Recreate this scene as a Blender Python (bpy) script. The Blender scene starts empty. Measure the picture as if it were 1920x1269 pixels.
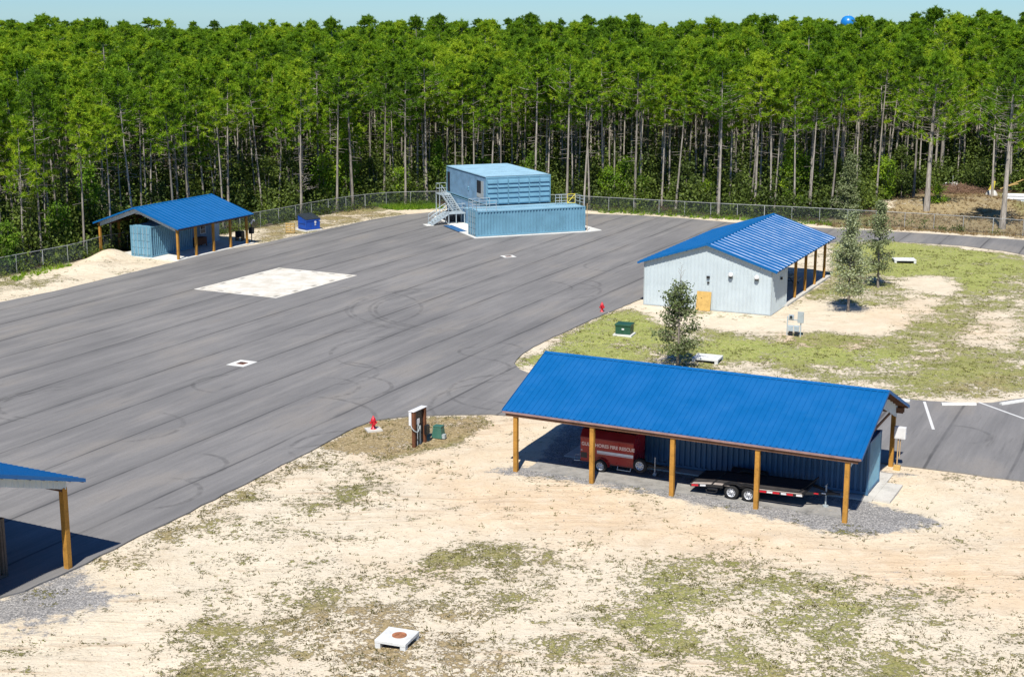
import bpy, bmesh, math, random
import numpy as np
from mathutils import Vector, Matrix
R_ = math.radians
SC = bpy.context.scene
COL = SC.collection
# ------------------------------------------------------------------ camera, sky, sun
cam_d = bpy.data.cameras.new("camera"); cam = bpy.data.objects.new("camera", cam_d); COL.objects.link(cam)
cam_d.sensor_width = 36.0; cam_d.lens = 50.94; cam_d.clip_start = 0.5; cam_d.clip_end = 9000
Rv = Vector((1.0, 0.0003, 0.00133)).normalized(); Fv = Vector((0, 0.976133, -0.217173)); Uv = Rv.cross(Fv).normalized(); Rv = Fv.cross(Uv)
cam.matrix_world = Matrix(((Rv.x, Uv.x, -Fv.x, 0), (Rv.y, Uv.y, -Fv.y, 0), (Rv.z, Uv.z, -Fv.z, 22.158), (0, 0, 0, 1)))
SC.camera = cam
SUN_AZ, SUN_EL = 191.0, 54.0      # compass bearing (from +Y, clockwise) and height of the sun
wd = bpy.data.worlds.new("World"); SC.world = wd; wd.use_nodes = True
nt = wd.node_tree; nt.nodes.clear()
sky = nt.nodes.new('ShaderNodeTexSky'); sky.sky_type = 'NISHITA'; sky.sun_disc = False
sky.sun_elevation = R_(SUN_EL); sky.sun_rotation = R_(SUN_AZ); sky.altitude = 0; sky.air_density = 1.0; sky.dust_density = 0.0; sky.ozone_density = 5.0
bg = nt.nodes.new('ShaderNodeBackground'); bg.inputs[1].default_value = 0.058
wo = nt.nodes.new('ShaderNodeOutputWorld')
tint = nt.nodes.new('ShaderNodeMix'); tint.data_type = 'RGBA'; tint.blend_type = 'MULTIPLY'; tint.inputs[0].default_value = 1.0
tint.inputs[7].default_value = (0.60, 0.95, 1.38, 1); nt.links.new(sky.outputs[0], tint.inputs[6]); nt.links.new(tint.outputs[2], bg.inputs[0]); nt.links.new(bg.outputs[0], wo.inputs[0])
sd = bpy.data.lights.new("sun", 'SUN'); sd.energy = 4.8; sd.angle = R_(0.55); sd.color = (1.0, 0.95, 0.86)
sun = bpy.data.objects.new("sun", sd); COL.objects.link(sun)
az, el = R_(SUN_AZ), R_(SUN_EL)
sdir = Vector((math.sin(az)*math.cos(el), math.cos(az)*math.cos(el), math.sin(el)))
sun.rotation_euler = sdir.to_track_quat('Z', 'Y').to_euler()
SC.view_settings.view_transform = 'Standard'; SC.view_settings.look = 'None'
SC.view_settings.exposure = 0.5; SC.view_settings.gamma = 1.0

# ------------------------------------------------------------------ helpers
rnd = random.Random(7); nr = np.random.default_rng(5)
def tag(o, label=None, cat=None, group=None, kind=None):
    if label: o['label'] = label
    if cat: o['category'] = cat
    if group: o['group'] = group
    if kind: o['kind'] = kind
    return o
def thing(name, label, cat, loc=(0, 0, 0), deg=0, group=None):
    o = bpy.data.objects.new(name, None); COL.objects.link(o); o.empty_display_size = 0.3
    o.location = loc; o.rotation_euler = (0, 0, R_(deg))
    return tag(o, label, cat, group)
def copy_tree(o, parent=None):
    c = o.copy(); COL.objects.link(c); c.parent = parent
    for ch in list(o.children): copy_tree(ch, c)
    return c
class MB:
    def __init__(s): s.v = []; s.f = []; s.sm = []
    def add(s, vs, fs, smooth=False):
        n = len(s.v); s.v += [tuple(v) for v in vs]; s.f += [tuple(i+n for i in f) for f in fs]; s.sm += [smooth]*len(fs); return s
    def box(s, x0, x1, y0, y1, z0, z1):
        return s.add([(x0,y0,z0),(x1,y0,z0),(x1,y1,z0),(x0,y1,z0),(x0,y0,z1),(x1,y0,z1),(x1,y1,z1),(x0,y1,z1)],
                     [(0,3,2,1),(4,5,6,7),(0,1,5,4),(1,2,6,5),(2,3,7,6),(3,0,4,7)])
    def beam(s, p, q, w, h):      # box of section w x h from p to q
        p = Vector(p); q = Vector(q); d = (q-p).normalized()
        a = d.cross(Vector((0,0,1)));  a = a.normalized() if a.length > 1e-3 else Vector((1,0,0))
        b = a.cross(d).normalized(); vs = []
        for c in (p, q):
            for i, j in ((-1,-1),(1,-1),(1,1),(-1,1)): vs.append(c + a*(w/2*i) + b*(h/2*j))
        return s.add(vs, [(0,1,2,3),(7,6,5,4),(0,4,5,1),(1,5,6,2),(2,6,7,3),(3,7,4,0)])
    def tube(s, p, q, r, n=8, r2=None):
        p = Vector(p); q = Vector(q); r2 = r if r2 is None else r2; d = (q-p).normalized()
        a = d.orthogonal().normalized(); b = d.cross(a); vs = []
        for c, rr in ((p, r), (q, r2)):
            for i in range(n):
                t = 2*math.pi*i/n; vs.append(c + a*(rr*math.cos(t)) + b*(rr*math.sin(t)))
        s.add(vs, [(i, (i+1) % n, n+(i+1) % n, n+i) for i in range(n)], True)
        return s.add([v for v in vs], [tuple(range(n-1, -1, -1)), tuple(range(n, 2*n))])
    def path(s, pts, r, n=6):
        for a, b in zip(pts, pts[1:]): s.tube(a, b, r, n)
        return s
    def lathe(s, prof, n=16, c=(0,0,0)):   # profile of (r, z)
        vs = []; fs = []
        for r, z in prof:
            for i in range(n):
                t = 2*math.pi*i/n; vs.append((c[0]+r*math.cos(t), c[1]+r*math.sin(t), c[2]+z))
        for k in range(len(prof)-1):
            for i in range(n): fs.append((k*n+i, k*n+(i+1) % n, (k+1)*n+(i+1) % n, (k+1)*n+i))
        return s.add(vs, fs, True)
    def quad(s, a, b, c, d): return s.add([a,b,c,d], [(0,1,2,3)])
    def prism(s, poly, y0, y1):   # polygon in xz extruded along y
        n = len(poly); vs = [(x, y0, z) for x, z in poly] + [(x, y1, z) for x, z in poly]
        return s.add(vs, [tuple(range(n)), tuple(range(2*n-1, n-1, -1))] + [(i, n+i, n+(i+1) % n, (i+1) % n) for i in range(n)])
    def prismx(s, poly, x0, x1):  # polygon in yz extruded along x
        n = len(poly); vs = [(x0, y, z) for y, z in poly] + [(x1, y, z) for y, z in poly]
        return s.add(vs, [tuple(range(n-1, -1, -1)), tuple(range(n, 2*n))] + [(i, (i+1) % n, n+(i+1) % n, n+i) for i in range(n)])
    def sheet(s, o, ux, uy, nrm, L, H, prof, per, htop=None):
        """corrugated sheet: o origin, ux running direction, uy up direction, nrm outward; prof = [(t 0..1, depth)] per period"""
        o = Vector(o); ux = Vector(ux).normalized(); uy = Vector(uy).normalized(); nrm = Vector(nrm).normalized()
        pts = []; k = 0
        while k*per < L:
            for t, d in prof:
                x = (k+t)*per
                if x <= L: pts.append((x, d))
            k += 1
        if L - pts[-1][0] > 1e-3: pts.append((L, prof[0][1]))
        if htop is not None:      # kinks of a gable top edge
            for kx in htop[1]: pts.append((kx, 0.0))
            pts.sort()
        n = len(pts); vs = []
        for x, d in pts: vs.append(o + ux*x + nrm*d)
        for x, d in pts: vs.append(o + ux*x + nrm*d + uy*(H if htop is None else htop[0](x)))
        return s.add(vs, [(i, i+1, n+i+1, n+i) for i in range(n-1)])
    def build(s, name, m, parent=None, bevel=0):
        me = bpy.data.meshes.new(name); me.from_pydata(s.v, [], s.f); me.validate()
        if len(me.polygons) == len(s.sm): me.polygons.foreach_set('use_smooth', s.sm)
        me.materials.append(m); me.update()
        o = bpy.data.objects.new(name, me); COL.objects.link(o); o.parent = parent
        if bevel:
            b = o.modifiers.new('bevel', 'BEVEL'); b.width = bevel; b.segments = 2; b.limit_method = 'ANGLE'
        return o
def np_mesh(name, V, F, m, parent=None, attrs=None, link=True):
    """V (n,3), F (m,k) arrays"""
    me = bpy.data.meshes.new(name); k = F.shape[1]
    me.vertices.add(len(V)); me.vertices.foreach_set('co', np.ascontiguousarray(V, dtype=np.float32).ravel())
    me.loops.add(F.size); me.loops.foreach_set('vertex_index', np.ascontiguousarray(F, dtype=np.int32).ravel())
    me.polygons.add(len(F)); me.polygons.foreach_set('loop_start', np.arange(0, F.size, k, dtype=np.int32))
    me.polygons.foreach_set('loop_total', np.full(len(F), k, dtype=np.int32))
    for an, dom, arr in (attrs or []):
        a = me.attributes.new(an, 'FLOAT', dom); a.data.foreach_set('value', np.ascontiguousarray(arr, dtype=np.float32))
    me.update(calc_edges=True); me.materials.append(m)
    o = bpy.data.objects.new(name, me)
    if link: COL.objects.link(o); o.parent = parent
    return o
def struct(o, name=None): o['kind'] = 'structure'; return o

# ------------------------------------------------------------------ materials
class N:   # small node-graph writer
    def __init__(s, name):
        s.m = bpy.data.materials.new(name); s.m.use_nodes = True; s.t = s.m.node_tree; s.b = s.t.nodes['Principled BSDF']; s.out = s.t.nodes['Material Output']
    def n(s, ty, **kw):
        x = s.t.nodes.new(ty)
        for k, v in kw.items(): setattr(x, k, v)
        return x
    def l(s, a, b): s.t.links.new(a, b)
    def _in(s, sock, v):
        if hasattr(v, 'links') or isinstance(v, bpy.types.NodeSocket): s.l(v, sock)
        else: sock.default_value = v
    def coord(s, kind='Object'): return s.n('ShaderNodeTexCoord').outputs[kind]
    def mapping(s, v, rot=0, scale=(1,1,1), loc=(0,0,0)):
        x = s.n('ShaderNodeMapping'); s.l(v, x.inputs[0]); x.inputs['Rotation'].default_value = (0,0,rot); x.inputs['Scale'].default_value = scale; x.inputs['Location'].default_value = loc; return x.outputs[0]
    def noise(s, v, sc, det=3, rough=.55, dist=0):
        x = s.n('ShaderNodeTexNoise'); s.l(v, x.inputs['Vector']); x.inputs['Scale'].default_value = sc; x.inputs['Detail'].default_value = det; x.inputs['Roughness'].default_value = rough; x.inputs['Distortion'].default_value = dist; return x.outputs['Fac']
    def ramp(s, f, stops, interp='LINEAR'):
        x = s.n('ShaderNodeValToRGB'); s.l(f, x.inputs[0]); e = x.color_ramp.elements; x.color_ramp.interpolation = interp
        while len(e) < len(stops): e.new(0.5)
        for i, (p, c) in enumerate(stops):
            e[i].position = p; e[i].color = (*c, 1) if len(c) == 3 else c
        return x.outputs[0]
    def mr(s, f, a, b, c=0., d=1., smooth=True):
        x = s.n('ShaderNodeMapRange'); x.interpolation_type = 'SMOOTHSTEP' if smooth else 'LINEAR'; s._in(x.inputs[0], f)
        for i, v in zip((1,2,3,4), (a,b,c,d)): s._in(x.inputs[i], v)
        return x.outputs[0]
    def math(s, op, a, b=0., c=0.):
        x = s.n('ShaderNodeMath', operation=op); s._in(x.inputs[0], a); s._in(x.inputs[1], b); s._in(x.inputs[2], c); return x.outputs[0]
    def mix(s, f, a, b, mode='MIX'):
        x = s.n('ShaderNodeMix', data_type='RGBA', blend_type=mode); s._in(x.inputs[0], f)
        for sock, v in ((x.inputs[6], a), (x.inputs[7], b)):
            if isinstance(v, bpy.types.NodeSocket): s.l(v, sock)
            else: sock.default_value = (*v, 1) if len(v) == 3 else v
        return x.outputs[2]
    def attr(s, name): x = s.n('ShaderNodeAttribute', attribute_name=name); return x.outputs['Fac']
    def bump(s, h, st=.3, dist=.02):
        x = s.n('ShaderNodeBump'); x.inputs['Strength'].default_value = st; x.inputs['Distance'].default_value = dist; s.l(h, x.inputs['Height']); s.l(x.outputs[0], s.b.inputs['Normal'])
    def set(s, base=None, rough=None, metal=None, spec=None):
        if base is not None:
            if isinstance(base, bpy.types.NodeSocket): s.l(base, s.b.inputs['Base Color'])
            else: s.b.inputs['Base Color'].default_value = (*base, 1)
        if rough is not None: s._in(s.b.inputs['Roughness'], rough)
        if metal is not None: s.b.inputs['Metallic'].default_value = metal
        if spec is not None: s.b.inputs['Specular IOR Level'].default_value = spec
        return s.m
def paint(name, c, rough=.5, var=.12, scale=1.5, dirt=None, metal=0., spec=.5, dirt_amt=.4, bump=0):
    c = tuple(x*.80 for x in c); dirt = tuple(x*.80 for x in dirt) if dirt else None
    g = N(name); co = g.coord(); a = g.noise(co, scale, 5, .6); b = g.noise(co, scale*9, 3, .6)
    f = g.math('MULTIPLY_ADD', b, .35, g.math('MULTIPLY', a, .65))
    lo = tuple(x*(1-var*2.2) for x in c); hi = tuple(min(1, x*(1+var*1.4)) for x in c)
    col = g.ramp(f, [(.32, lo), (.5, c), (.68, hi)])
    if dirt is not None:
        st = g.noise(g.mapping(co, scale=(1.2,1.2,.25)), 2.3, 6, .7)
        col = g.mix(g.mr(st, .52, .78, 0, dirt_amt), col, dirt)
    if bump: g.bump(b, bump, .01)
    return g.set(col, g.mr(a, .3, .7, max(.05, rough-.08), min(1, rough+.08)), metal, spec)
M = {}
M['roof'] = paint('blue_metal_roofing', (.000, .118, .355), .5, .04, .7, dirt=(.02,.16,.37), dirt_amt=.4, spec=.45)
M['roof_glossy'] = paint('glossy_blue_roofing', (.000, .118, .355), .40, .05, .7, dirt=(.02,.16,.37), dirt_amt=.4, spec=.45)
M['siding'] = paint('light_grey_metal_siding', (.56, .64, .67), .5, .05, .9, dirt=(.48,.50,.47), dirt_amt=.2)
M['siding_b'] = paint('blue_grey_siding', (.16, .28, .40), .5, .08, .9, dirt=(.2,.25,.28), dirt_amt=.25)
M['wood'] = paint('treated_pine_post', (.47, .235, .045), .75, .2, 1.6, dirt=(.2,.1,.035), dirt_amt=.6, spec=.2, bump=.3)
M['wood_brown'] = paint('weathered_brown_post', (.17, .07, .035), .8, .22, 2, dirt=(.12,.08,.06), dirt_amt=.5, spec=.2, bump=.3)
M['wood_dark'] = paint('dark_roof_timber', (.16, .085, .05), .8, .2, 2, spec=.2)
M['plywood'] = paint('plywood_board', (.62, .40, .13), .7, .15, 3, spec=.2)
M['pallet'] = paint('pallet_wood', (.55, .38, .15), .8, .2, 5, spec=.2)
M['cblue'] = paint('sky_blue_container_paint', (.165, .355, .475), .5, .09, .8, dirt=(.11,.23,.33), dirt_amt=.5)
M['cblue_pale'] = paint('pale_blue_wall_paint', (.20, .37, .55), .5, .14, 1.1, dirt=(.32,.38,.48), dirt_amt=.7)
M['cshade'] = paint('shaded_container_paint', (.065,.165,.29), .55, .09, .8, dirt=(.07,.16,.26), dirt_amt=.5)  # same container blue, darkened to paint in the shade under the shed roof
M['croof'] = paint('faded_blue_roof_deck', (.30, .50, .62), .5, .07, .7, dirt=(.3,.42,.5), dirt_amt=.35)
M['rail'] = paint('galvanised_steel', (.50, .58, .62), .45, .1, 4, metal=.2)
M['galv'] = paint('galvanised_fence_pipe', (.45, .47, .47), .5, .12, 4, metal=.2)
M['mesh'] = paint('chain_link_wire', (.12, .16, .17), .6, .12, 4, metal=.2)
M['conc'] = paint('pale_concrete', (.62, .60, .55), .9, .1, 1.3, dirt=(.42,.39,.33), dirt_amt=.45, spec=.2, bump=.2)
M['conc_white'] = paint('white_painted_concrete', (.74, .74, .70), .85, .07, 1.3, dirt=(.5,.46,.38), dirt_amt=.5, spec=.2, bump=.2)
M['conc_grey'] = paint('weathered_concrete', (.50, .49, .46), .9, .12, 2.5, dirt=(.36,.33,.28), dirt_amt=.6, spec=.2, bump=.4)
M['conc_old'] = paint('bleached_concrete', (.72, .73, .71), .9, .08, 2.5, dirt=(.45,.42,.36), dirt_amt=.6, spec=.2, bump=.4)
M['apron'] = paint('dusty_grey_apron', (.33, .32, .30), .95, .2, 1.5, dirt=(.5,.43,.33), dirt_amt=.6, spec=.1, bump=.4)
M['white'] = paint('white_paint', (.80, .80, .80), .5, .05, 2, dirt=(.6,.58,.55), dirt_amt=.3)
M['grey'] = paint('grey_enclosure_paint', (.42, .47, .48), .5, .08, 3)
M['red'] = paint('red_trailer_paint', (.36, .008, .012), .3, .1, 2, dirt=(.25,.02,.02), dirt_amt=.4)
M['hyd'] = paint('red_hydrant_paint', (.62, .015, .03), .4, .08, 5)
M['black'] = paint('black_painted_steel', (.018, .018, .02), .45, .15, 3)
M['deck'] = paint('dark_plank_deck', (.055, .05, .05), .8, .2, 2, spec=.2)
M['rubber'] = paint('tyre_rubber', (.03, .03, .03), .85, .2, 6, dirt=(.12,.11,.10), dirt_amt=.5, spec=.2)
M['rim'] = paint('silver_wheel', (.62, .63, .65), .35, .08, 8, metal=.3)
M['dark'] = paint('dark_opening_and_shadow', (.01, .014, .025), .6, .1, 2)  # near-black for openings and for the painted shadow under the stairs
M['glass'] = paint('window_glass', (.02, .025, .04), .1, .1, 2, spec=.8)
M['green'] = paint('green_cabinet_paint', (.02, .09, .05), .45, .1, 3, dirt=(.06,.13,.09), dirt_amt=.4)
M['green2'] = paint('faded_green_pedestal', (.05, .16, .115), .5, .1, 3, dirt=(.12,.2,.15), dirt_amt=.5)
M['dump'] = paint('blue_dumpster_paint', (.012, .085, .46), .45, .12, 2, dirt=(.03,.05,.16), dirt_amt=.5)
M['lid'] = paint('black_plastic_lid', (.03, .04, .05), .55, .15, 3)
M['yellow'] = paint('yellow_gate_paint', (.75, .62, .08), .5, .08, 3)
M['tan'] = paint('tan_plastic_pipe', (.55, .38, .2), .6, .1, 3)
M['rust'] = paint('rusty_manhole_cover', (.42, .17, .085), .85, .3, 5, dirt=(.5,.3,.2), dirt_amt=.6, spec=.2, bump=.4)
M['tank'] = paint('blue_water_tank_paint', (.012, .22, .62), .35, .05, .2)
M['reflection_blue'] = paint('painted_blue_reflection', (.03, .14, .34), .4, .12, 1)  # blue of the reflection painted beside the tower
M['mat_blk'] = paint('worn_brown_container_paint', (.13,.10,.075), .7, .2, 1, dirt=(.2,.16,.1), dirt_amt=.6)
M['pink'] = paint('aged_eave_board', (.30, .19, .17), .8, .2, 2)
M['bark'] = None
def bark():
    g = N('pine_bark'); co = g.coord(); a = g.noise(g.mapping(co, scale=(1,1,.18)), 5, 5, .7); b = g.noise(co, .35, 3)
    col = g.ramp(a, [(.3, (.13,.11,.09)), (.5, (.31,.28,.24)), (.7, (.48,.44,.39))])
    oi = g.n('ShaderNodeObjectInfo').outputs['Random']
    col = g.mix(g.mr(oi, 0, 1, .55, 1.1, False), (0,0,0), col); g.bump(a, .6, .03); return g.set(col, .9, spec=.15)
M['bark'] = bark()
def leaf(name, a, b, c, trans=.35, amt=.9):
    """leaf colours a..c; 'tint' is the clump's own colour variation, the object's random number picks the tree's"""
    a, b, c = [(q[0]*.84, q[1]*.88, q[2]*.95) for q in (a, b, c)]
    g = N(name); oi = g.n('ShaderNodeObjectInfo').outputs['Random']; t = g.attr('tint')
    f = g.math('ADD', g.math('MULTIPLY', oi, .42), g.math('MULTIPLY', t, .58))
    pn = g.noise(g.n('ShaderNodeNewGeometry').outputs['Position'], .05, 3, .6); f = g.math('ADD', f, g.math('MULTIPLY_ADD', pn, 1.1, -.55))
    col = g.ramp(f, [(.1, a), (.5, b), (.9, c)])
    g.set(col, .6, spec=.25)
    tr = g.n('ShaderNodeBsdfTranslucent'); g.l(g.mix(1., col, (1.15,1.1,.55), 'MULTIPLY'), tr.inputs[0])
    mx = g.n('ShaderNodeMixShader'); mx.inputs[0].default_value = trans; g.l(g.b.outputs[0], mx.inputs[1]); g.l(tr.outputs[0], mx.inputs[2]); g.l(mx.outputs[0], g.out.inputs[0])
    return g.m
M['needles'] = leaf('pine_needles', (.07,.15,.010), (.20,.36,.012), (.46,.58,.03), .45)
M['broad'] = leaf('broad_leaves', (.08,.16,.018), (.16,.30,.018), (.34,.46,.025), .4)
M['dull'] = leaf('dull_understory_leaves', (.05,.07,.02), (.085,.125,.022), (.18,.235,.035), .3)
M['olive'] = leaf('silvery_olive_leaves', (.17,.21,.08), (.31,.34,.16), (.50,.53,.32), .3)
M['olive2'] = leaf('grey_green_leaves', (.09,.12,.04), (.17,.21,.07), (.34,.36,.20), .3)
M['weed'] = leaf('low_weeds', (.10,.075,.025), (.13,.12,.025), (.19,.20,.03), .3)
M['dry'] = leaf('dry_grass', (.24,.15,.075), (.36,.25,.12), (.45,.35,.17), .3)
def twig():
    g = N('twig_bark'); return g.set((.22,.19,.16), .9, spec=.1)
M['twig'] = twig()
# ------------------------------------------------------------------ ground, asphalt, paving
def poly_sd(P, poly):
    """signed distance (inside +) of points P (n,2) to a polygon"""
    poly = np.array(poly, float); n = len(poly); ins = np.zeros(len(P), bool); dmin = np.full(len(P), 1e9)
    for i in range(n):
        a = poly[i]; b = poly[(i+1) % n]; ab = b-a
        t = np.clip(((P-a)@ab)/(ab@ab+1e-9), 0, 1); d = np.hypot(*(P-(a+t[:, None]*ab)).T); dmin = np.minimum(dmin, d)
        c = ((a[1] > P[:, 1]) != (b[1] > P[:, 1])); xx = (b[0]-a[0])*(P[:, 1]-a[1])/((b[1]-a[1]) if abs(b[1]-a[1]) > 1e-9 else 1e-9)+a[0]
        ins ^= c & (P[:, 0] < xx)
    return np.where(ins, dmin, -dmin)
def soft(P, poly, w): return np.clip(.5+poly_sd(P, poly)/w, 0, 1)
APRON = [(-75,52),(-40.5,112.4),(-37.7,117.0),(-32.3,128.9),(-28.6,137.1),(-24.5,143.5),(-20.3,151.7),(-15.5,160.3),(-12.2,164.4),(-9.0,166.7),(-6.0,167.5),(2.5,167.6),(9.1,165.2),(14.6,164),(20.3,161.0),(25.5,157.3),(33.5,154.0),(39.5,151.8),(44.1,149.8),(48.8,147.4),(52.1,145.6),(62,139),(90,122),(88,108),(60,126),(48.9,136.4),(47.6,139.0),(44.5,142.2),(38.3,145.1),(32.5,144.4),(26.5,139.5),(19.5,130.5),(15.2,123.6),(10.5,114.4),(6.9,107.9),(5.2,104.5),(3.4,100.9),(1.5,97.0),(.5,94.0),(.15,91.9),(.5,90.4),(1.7,87.7),(5,85.6),(12,83.6),(23.1,83.2),(26.3,82.2),(28.2,82.3),(30.5,83.4),(36,87),(60,105),(60,48),(27,66.8),(23.5,68.3),(21.4,69.4),(19.2,70.3),(16.5,71.6),(9,76.2),(5,78.3),(1.2,79.1),(-1.2,79.7),(-3.3,79.6),(-6.0,79.2),(-7.8,78.3),(-9.0,76.2),(-10.9,71.6),(-13.2,66.4),(-15.1,62.2),(-16.6,59.0),(-17.6,56.6),(-19.2,53.6),(-23.0,50),(-45,38)]
LAWN = [(0.00,91.54), (6.92,108.35), (10.34,112.15), (19.51,107.03), (26.87,122.92), (32.75,145.81), (38.27,145.15), (48.73,136.52), (75,118), (60,100), (30.5,84), (23.05,82.95), (17.41,84.79), (1.33,87.45)]
def pl(*q): return list(q)
GRASS = [  # polygon, softness, strength
 (LAWN, 1.2, .49),
 (pl((0.18,91.68), (6.89,107.95), (10.34,107.97), (10.80,98.72), (7.83,94.15), (1.72,90.81)), 3, .22),
 (pl((32.10,144.03), (38.81,145.15), (46.34,138.42), (46.44,129.88), (39.32,118.05), (34.35,124.29), (29.02,129.74)), 4, .34),
 (pl((12.75,99.42), (17.74,97.92), (22.19,96.30), (20.98,92.40), (12.11,94.18)), 2, .34),
 (pl((20.63,101.40), (28.33,98.83), (26.37,94.26), (19.64,96.29)), 2, .1),
 (pl((26.18,90.96), (35.77,98.87), (30.94,84.86), (25.71,86.78)), 3, .2),
 (pl((9.60,113.91), (10.62,115.27), (13.84,108.40), (19.74,107.23), (23.16,114.45), (25.35,112.69), (30.60,110.16), (29.66,105.15), (25.85,100.89), (23.04,101.95), (18.68,101.20), (14.39,103.36), (10.72,105.60)), 2.2, -.62),
 (pl((33.88,124.28), (37.44,125.37), (38.22,121.73), (35.95,116.38), (33.34,118.01)), 2.5, -.8),
 (pl((32.24,116.35), (34.33,114.53), (31.96,109.14), (30.46,111.22)), 2, -.5),
 (pl((36.36,108.15), (41.17,114.58), (33.56,92.47), (32.07,98.85)), 3, -.35),
 (pl((10.85,89.44), (15.84,90.90), (22.23,88.80), (21.77,84.18), (14.39,86.06)), 2, -.22),
 (pl((0.18,91.68), (0.85,89.38), (1.67,87.73), (2.38,89.39), (1.40,92.29)), 1, -.4),
 (pl((5.52,56.43), (8.33,57.66), (12.93,55.01), (15.44,53.09), (12.41,52.55), (7.10,53.06)), 3, .34),
 (pl((2.06,52.00), (7.33,54.99), (10.95,53.61), (14.03,47.77), (17.60,46.12), (22,38), (2,38)), 5, .26),
 (pl((-12.78,49.03), (-8.39,53.54), (-6.41,50.96), (-4.75,46.05), (-10.70,44.79)), 3, .26),
 (pl((-13.02,44.78), (-13.00,49.97), (-8.55,54.65), (-2.56,60.20), (5.52,58.91), (13.18,56.17), (19.47,51.55), (32,38), (-10,36)), 4, .17),
 (pl((-15.32,55.19), (-7.10,71.16), (-4.67,60.19), (-10.94,49.50)), 3, .10),
 (pl((-8.02,50.96), (-5.76,52.49), (-1.61,51.48), (0.02,46.07), (-5.52,44.80)), 3, .36),
 (pl((-3.58,57.61), (-0.91,58.89), (0.86,54.12), (-1.19,50.98), (-3.80,54.11)), 2, .32),
 (pl((-9.07,69.36), (-6.47,70.26), (-5.03,65.25), (-6.82,62.98), (-10.07,65.23)), 2.5, .22),
 (pl((-17.77,56.95), (-16.61,58.89), (-13.29,66.25), (-9.07,76.55), (-8.05,78.17), (-7.37,74.02), (-12.09,65.22), (-14.57,59.49), (-15.75,55.19)), 1.6, .34),
 (pl((-9.86,73.51), (-7.80,78.61), (-6.05,79.29), (-1.51,79.65), (-1.17,77.12), (-3.38,73.54), (-6.55,71.17)), 1.0, .66),
 (pl((-14.23,68.48), (-11.71,66.01), (-12.49,59.49), (-14.72,60.15)), 2, .14),
 (pl((-60,84), (-41.5,112.4), (-36.5,122.5), (-42.5,127), (-60,100)), 2.5, .30),
 (pl((-27,147), (-24.8,143.4), (-20.8,151.9), (-15.9,160.6), (-12.2,165.5), (-18.3,169.5), (-27,154)), 2.0, .50),
 (pl((-19.13,172.36), (-10.42,176.01), (-8.21,170.50), (-14.93,168.03), (-19.52,164.73)), 2, .5),
 (pl((36.88,166.22), (45.51,166.31), (55.99,157.63), (75,140), (52.74,148.18), (42.09,153.44), (34.63,155.78)), 2, .9),
 (pl((57.99,191.99), (63.32,178.92), (80,160), (80,190), (55,200)), 4, .6),
 (pl((42.81,165.36), (55.99,157.63), (80,140), (85,190), (55,200), (53.47,196.31)), 3, .75),
]
DRY = [(pl((-13.02,44.78), (-13.00,49.97), (-8.55,54.65), (-2.56,60.20), (5.52,58.91), (13.18,56.17), (19.47,51.55), (32,38), (-10,36)), 4, .28),  (pl((-9.86,73.51), (-7.80,78.61), (-6.05,79.29), (-1.51,79.65), (-1.17,77.12), (-3.38,73.54), (-6.55,71.17)), 1.5, .8),
 (pl((-8.02,50.96), (-5.76,52.49), (-1.61,51.48), (0.02,46.07), (-5.52,44.80)), 3, .6),
 (pl((41.25,163.99), (53.47,196.31), (63.67,192.06), (58.24,164.16), (70,142), (70,134), (52.36,147.07), (38.47,152.61)), 3, .95),
 (pl((-27,147), (-24.8,143.4), (-20.8,151.9), (-15.9,160.6), (-12.2,165.5), (-18.3,169.5), (-27,154)), 2.0, .55),
 (pl((-17.77,56.95), (-13.29,66.25), (-8.05,78.17), (-7.37,74.02), (-12.09,65.22), (-15.75,55.19)), 1.6, .5),
 (pl((25.89,87.45), (33.05,90.99), (30.51,83.60), (24.81,83.57)), 3, .5)]
LUSH = [(pl((5.13,57.03), (13.06,55.58), (15.71,52.56), (13.53,47.33), (6.34,46.88), (2.08,52.52)), 5, .45), (pl((0.18,91.68), (6.89,107.95), (10.34,107.97), (10.80,98.72), (7.83,94.15), (1.72,90.81)), 3, .8), (LAWN, 1.5, .5),
 (pl((32.10,144.03), (38.81,145.15), (46.34,138.42), (46.44,129.88), (39.32,118.05), (34.35,124.29), (29.02,129.74)), 4, .75), (pl((12.87,100.46), (17.88,98.76), (26.71,95.52), (25.49,90.95), (12.11,94.18)), 2, .6), (pl((57.99,191.99), (63.32,178.92), (80,160), (80,190), (55,200)), 4, .6), (pl((-17.32,173.38), (-10.45,176.53), (-7.86,169.54), (-14.04,168.51)), 2, .8)]
GRAVEL = [ (pl((-1.19,69.05), (0.22,70.11), (3.70,68.39), (7.71,66.50), (11.52,64.70), (15.31,63.22), (16.08,64.95), (17.34,63.97), (18.54,62.94), (19.31,61.80), (18.00,60.96), (15.91,60.14), (14.31,60.33), (12.51,61.98), (10.73,62.91), (8.71,64.24), (6.13,66.09), (3.38,67.30), (1.06,68.37)), 1.3, 1.0),
 (pl((1.09,70.12), (2.99,78.22), (9.34,81.67), (18.68,70.37), (16.06,63.81)), .8, .75),
 (pl((18.23,69.66), (19.70,69.14), (20.31,68.46), (18.12,68.11)), .6, .6),
 (pl((-40,36), (-26,46), (-19.99,53.07), (-19.09,54.16), (-18.52,55.76), (-17.79,56.23), (-16.97,54.90), (-16.63,52.98), (-18.17,51.93), (-26,46)), 2.2, .95),
 (pl((-19.42,51.42), (-17.88,52.97), (-15.25,54.07), (-14.06,53.52), (-16.55,49.96), (-18.35,48.33)), 2, .5),
 (pl((13.78,55.87), (16.18,55.88), (16.69,53.09), (14.28,51.79)), 2, .34)]
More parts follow.
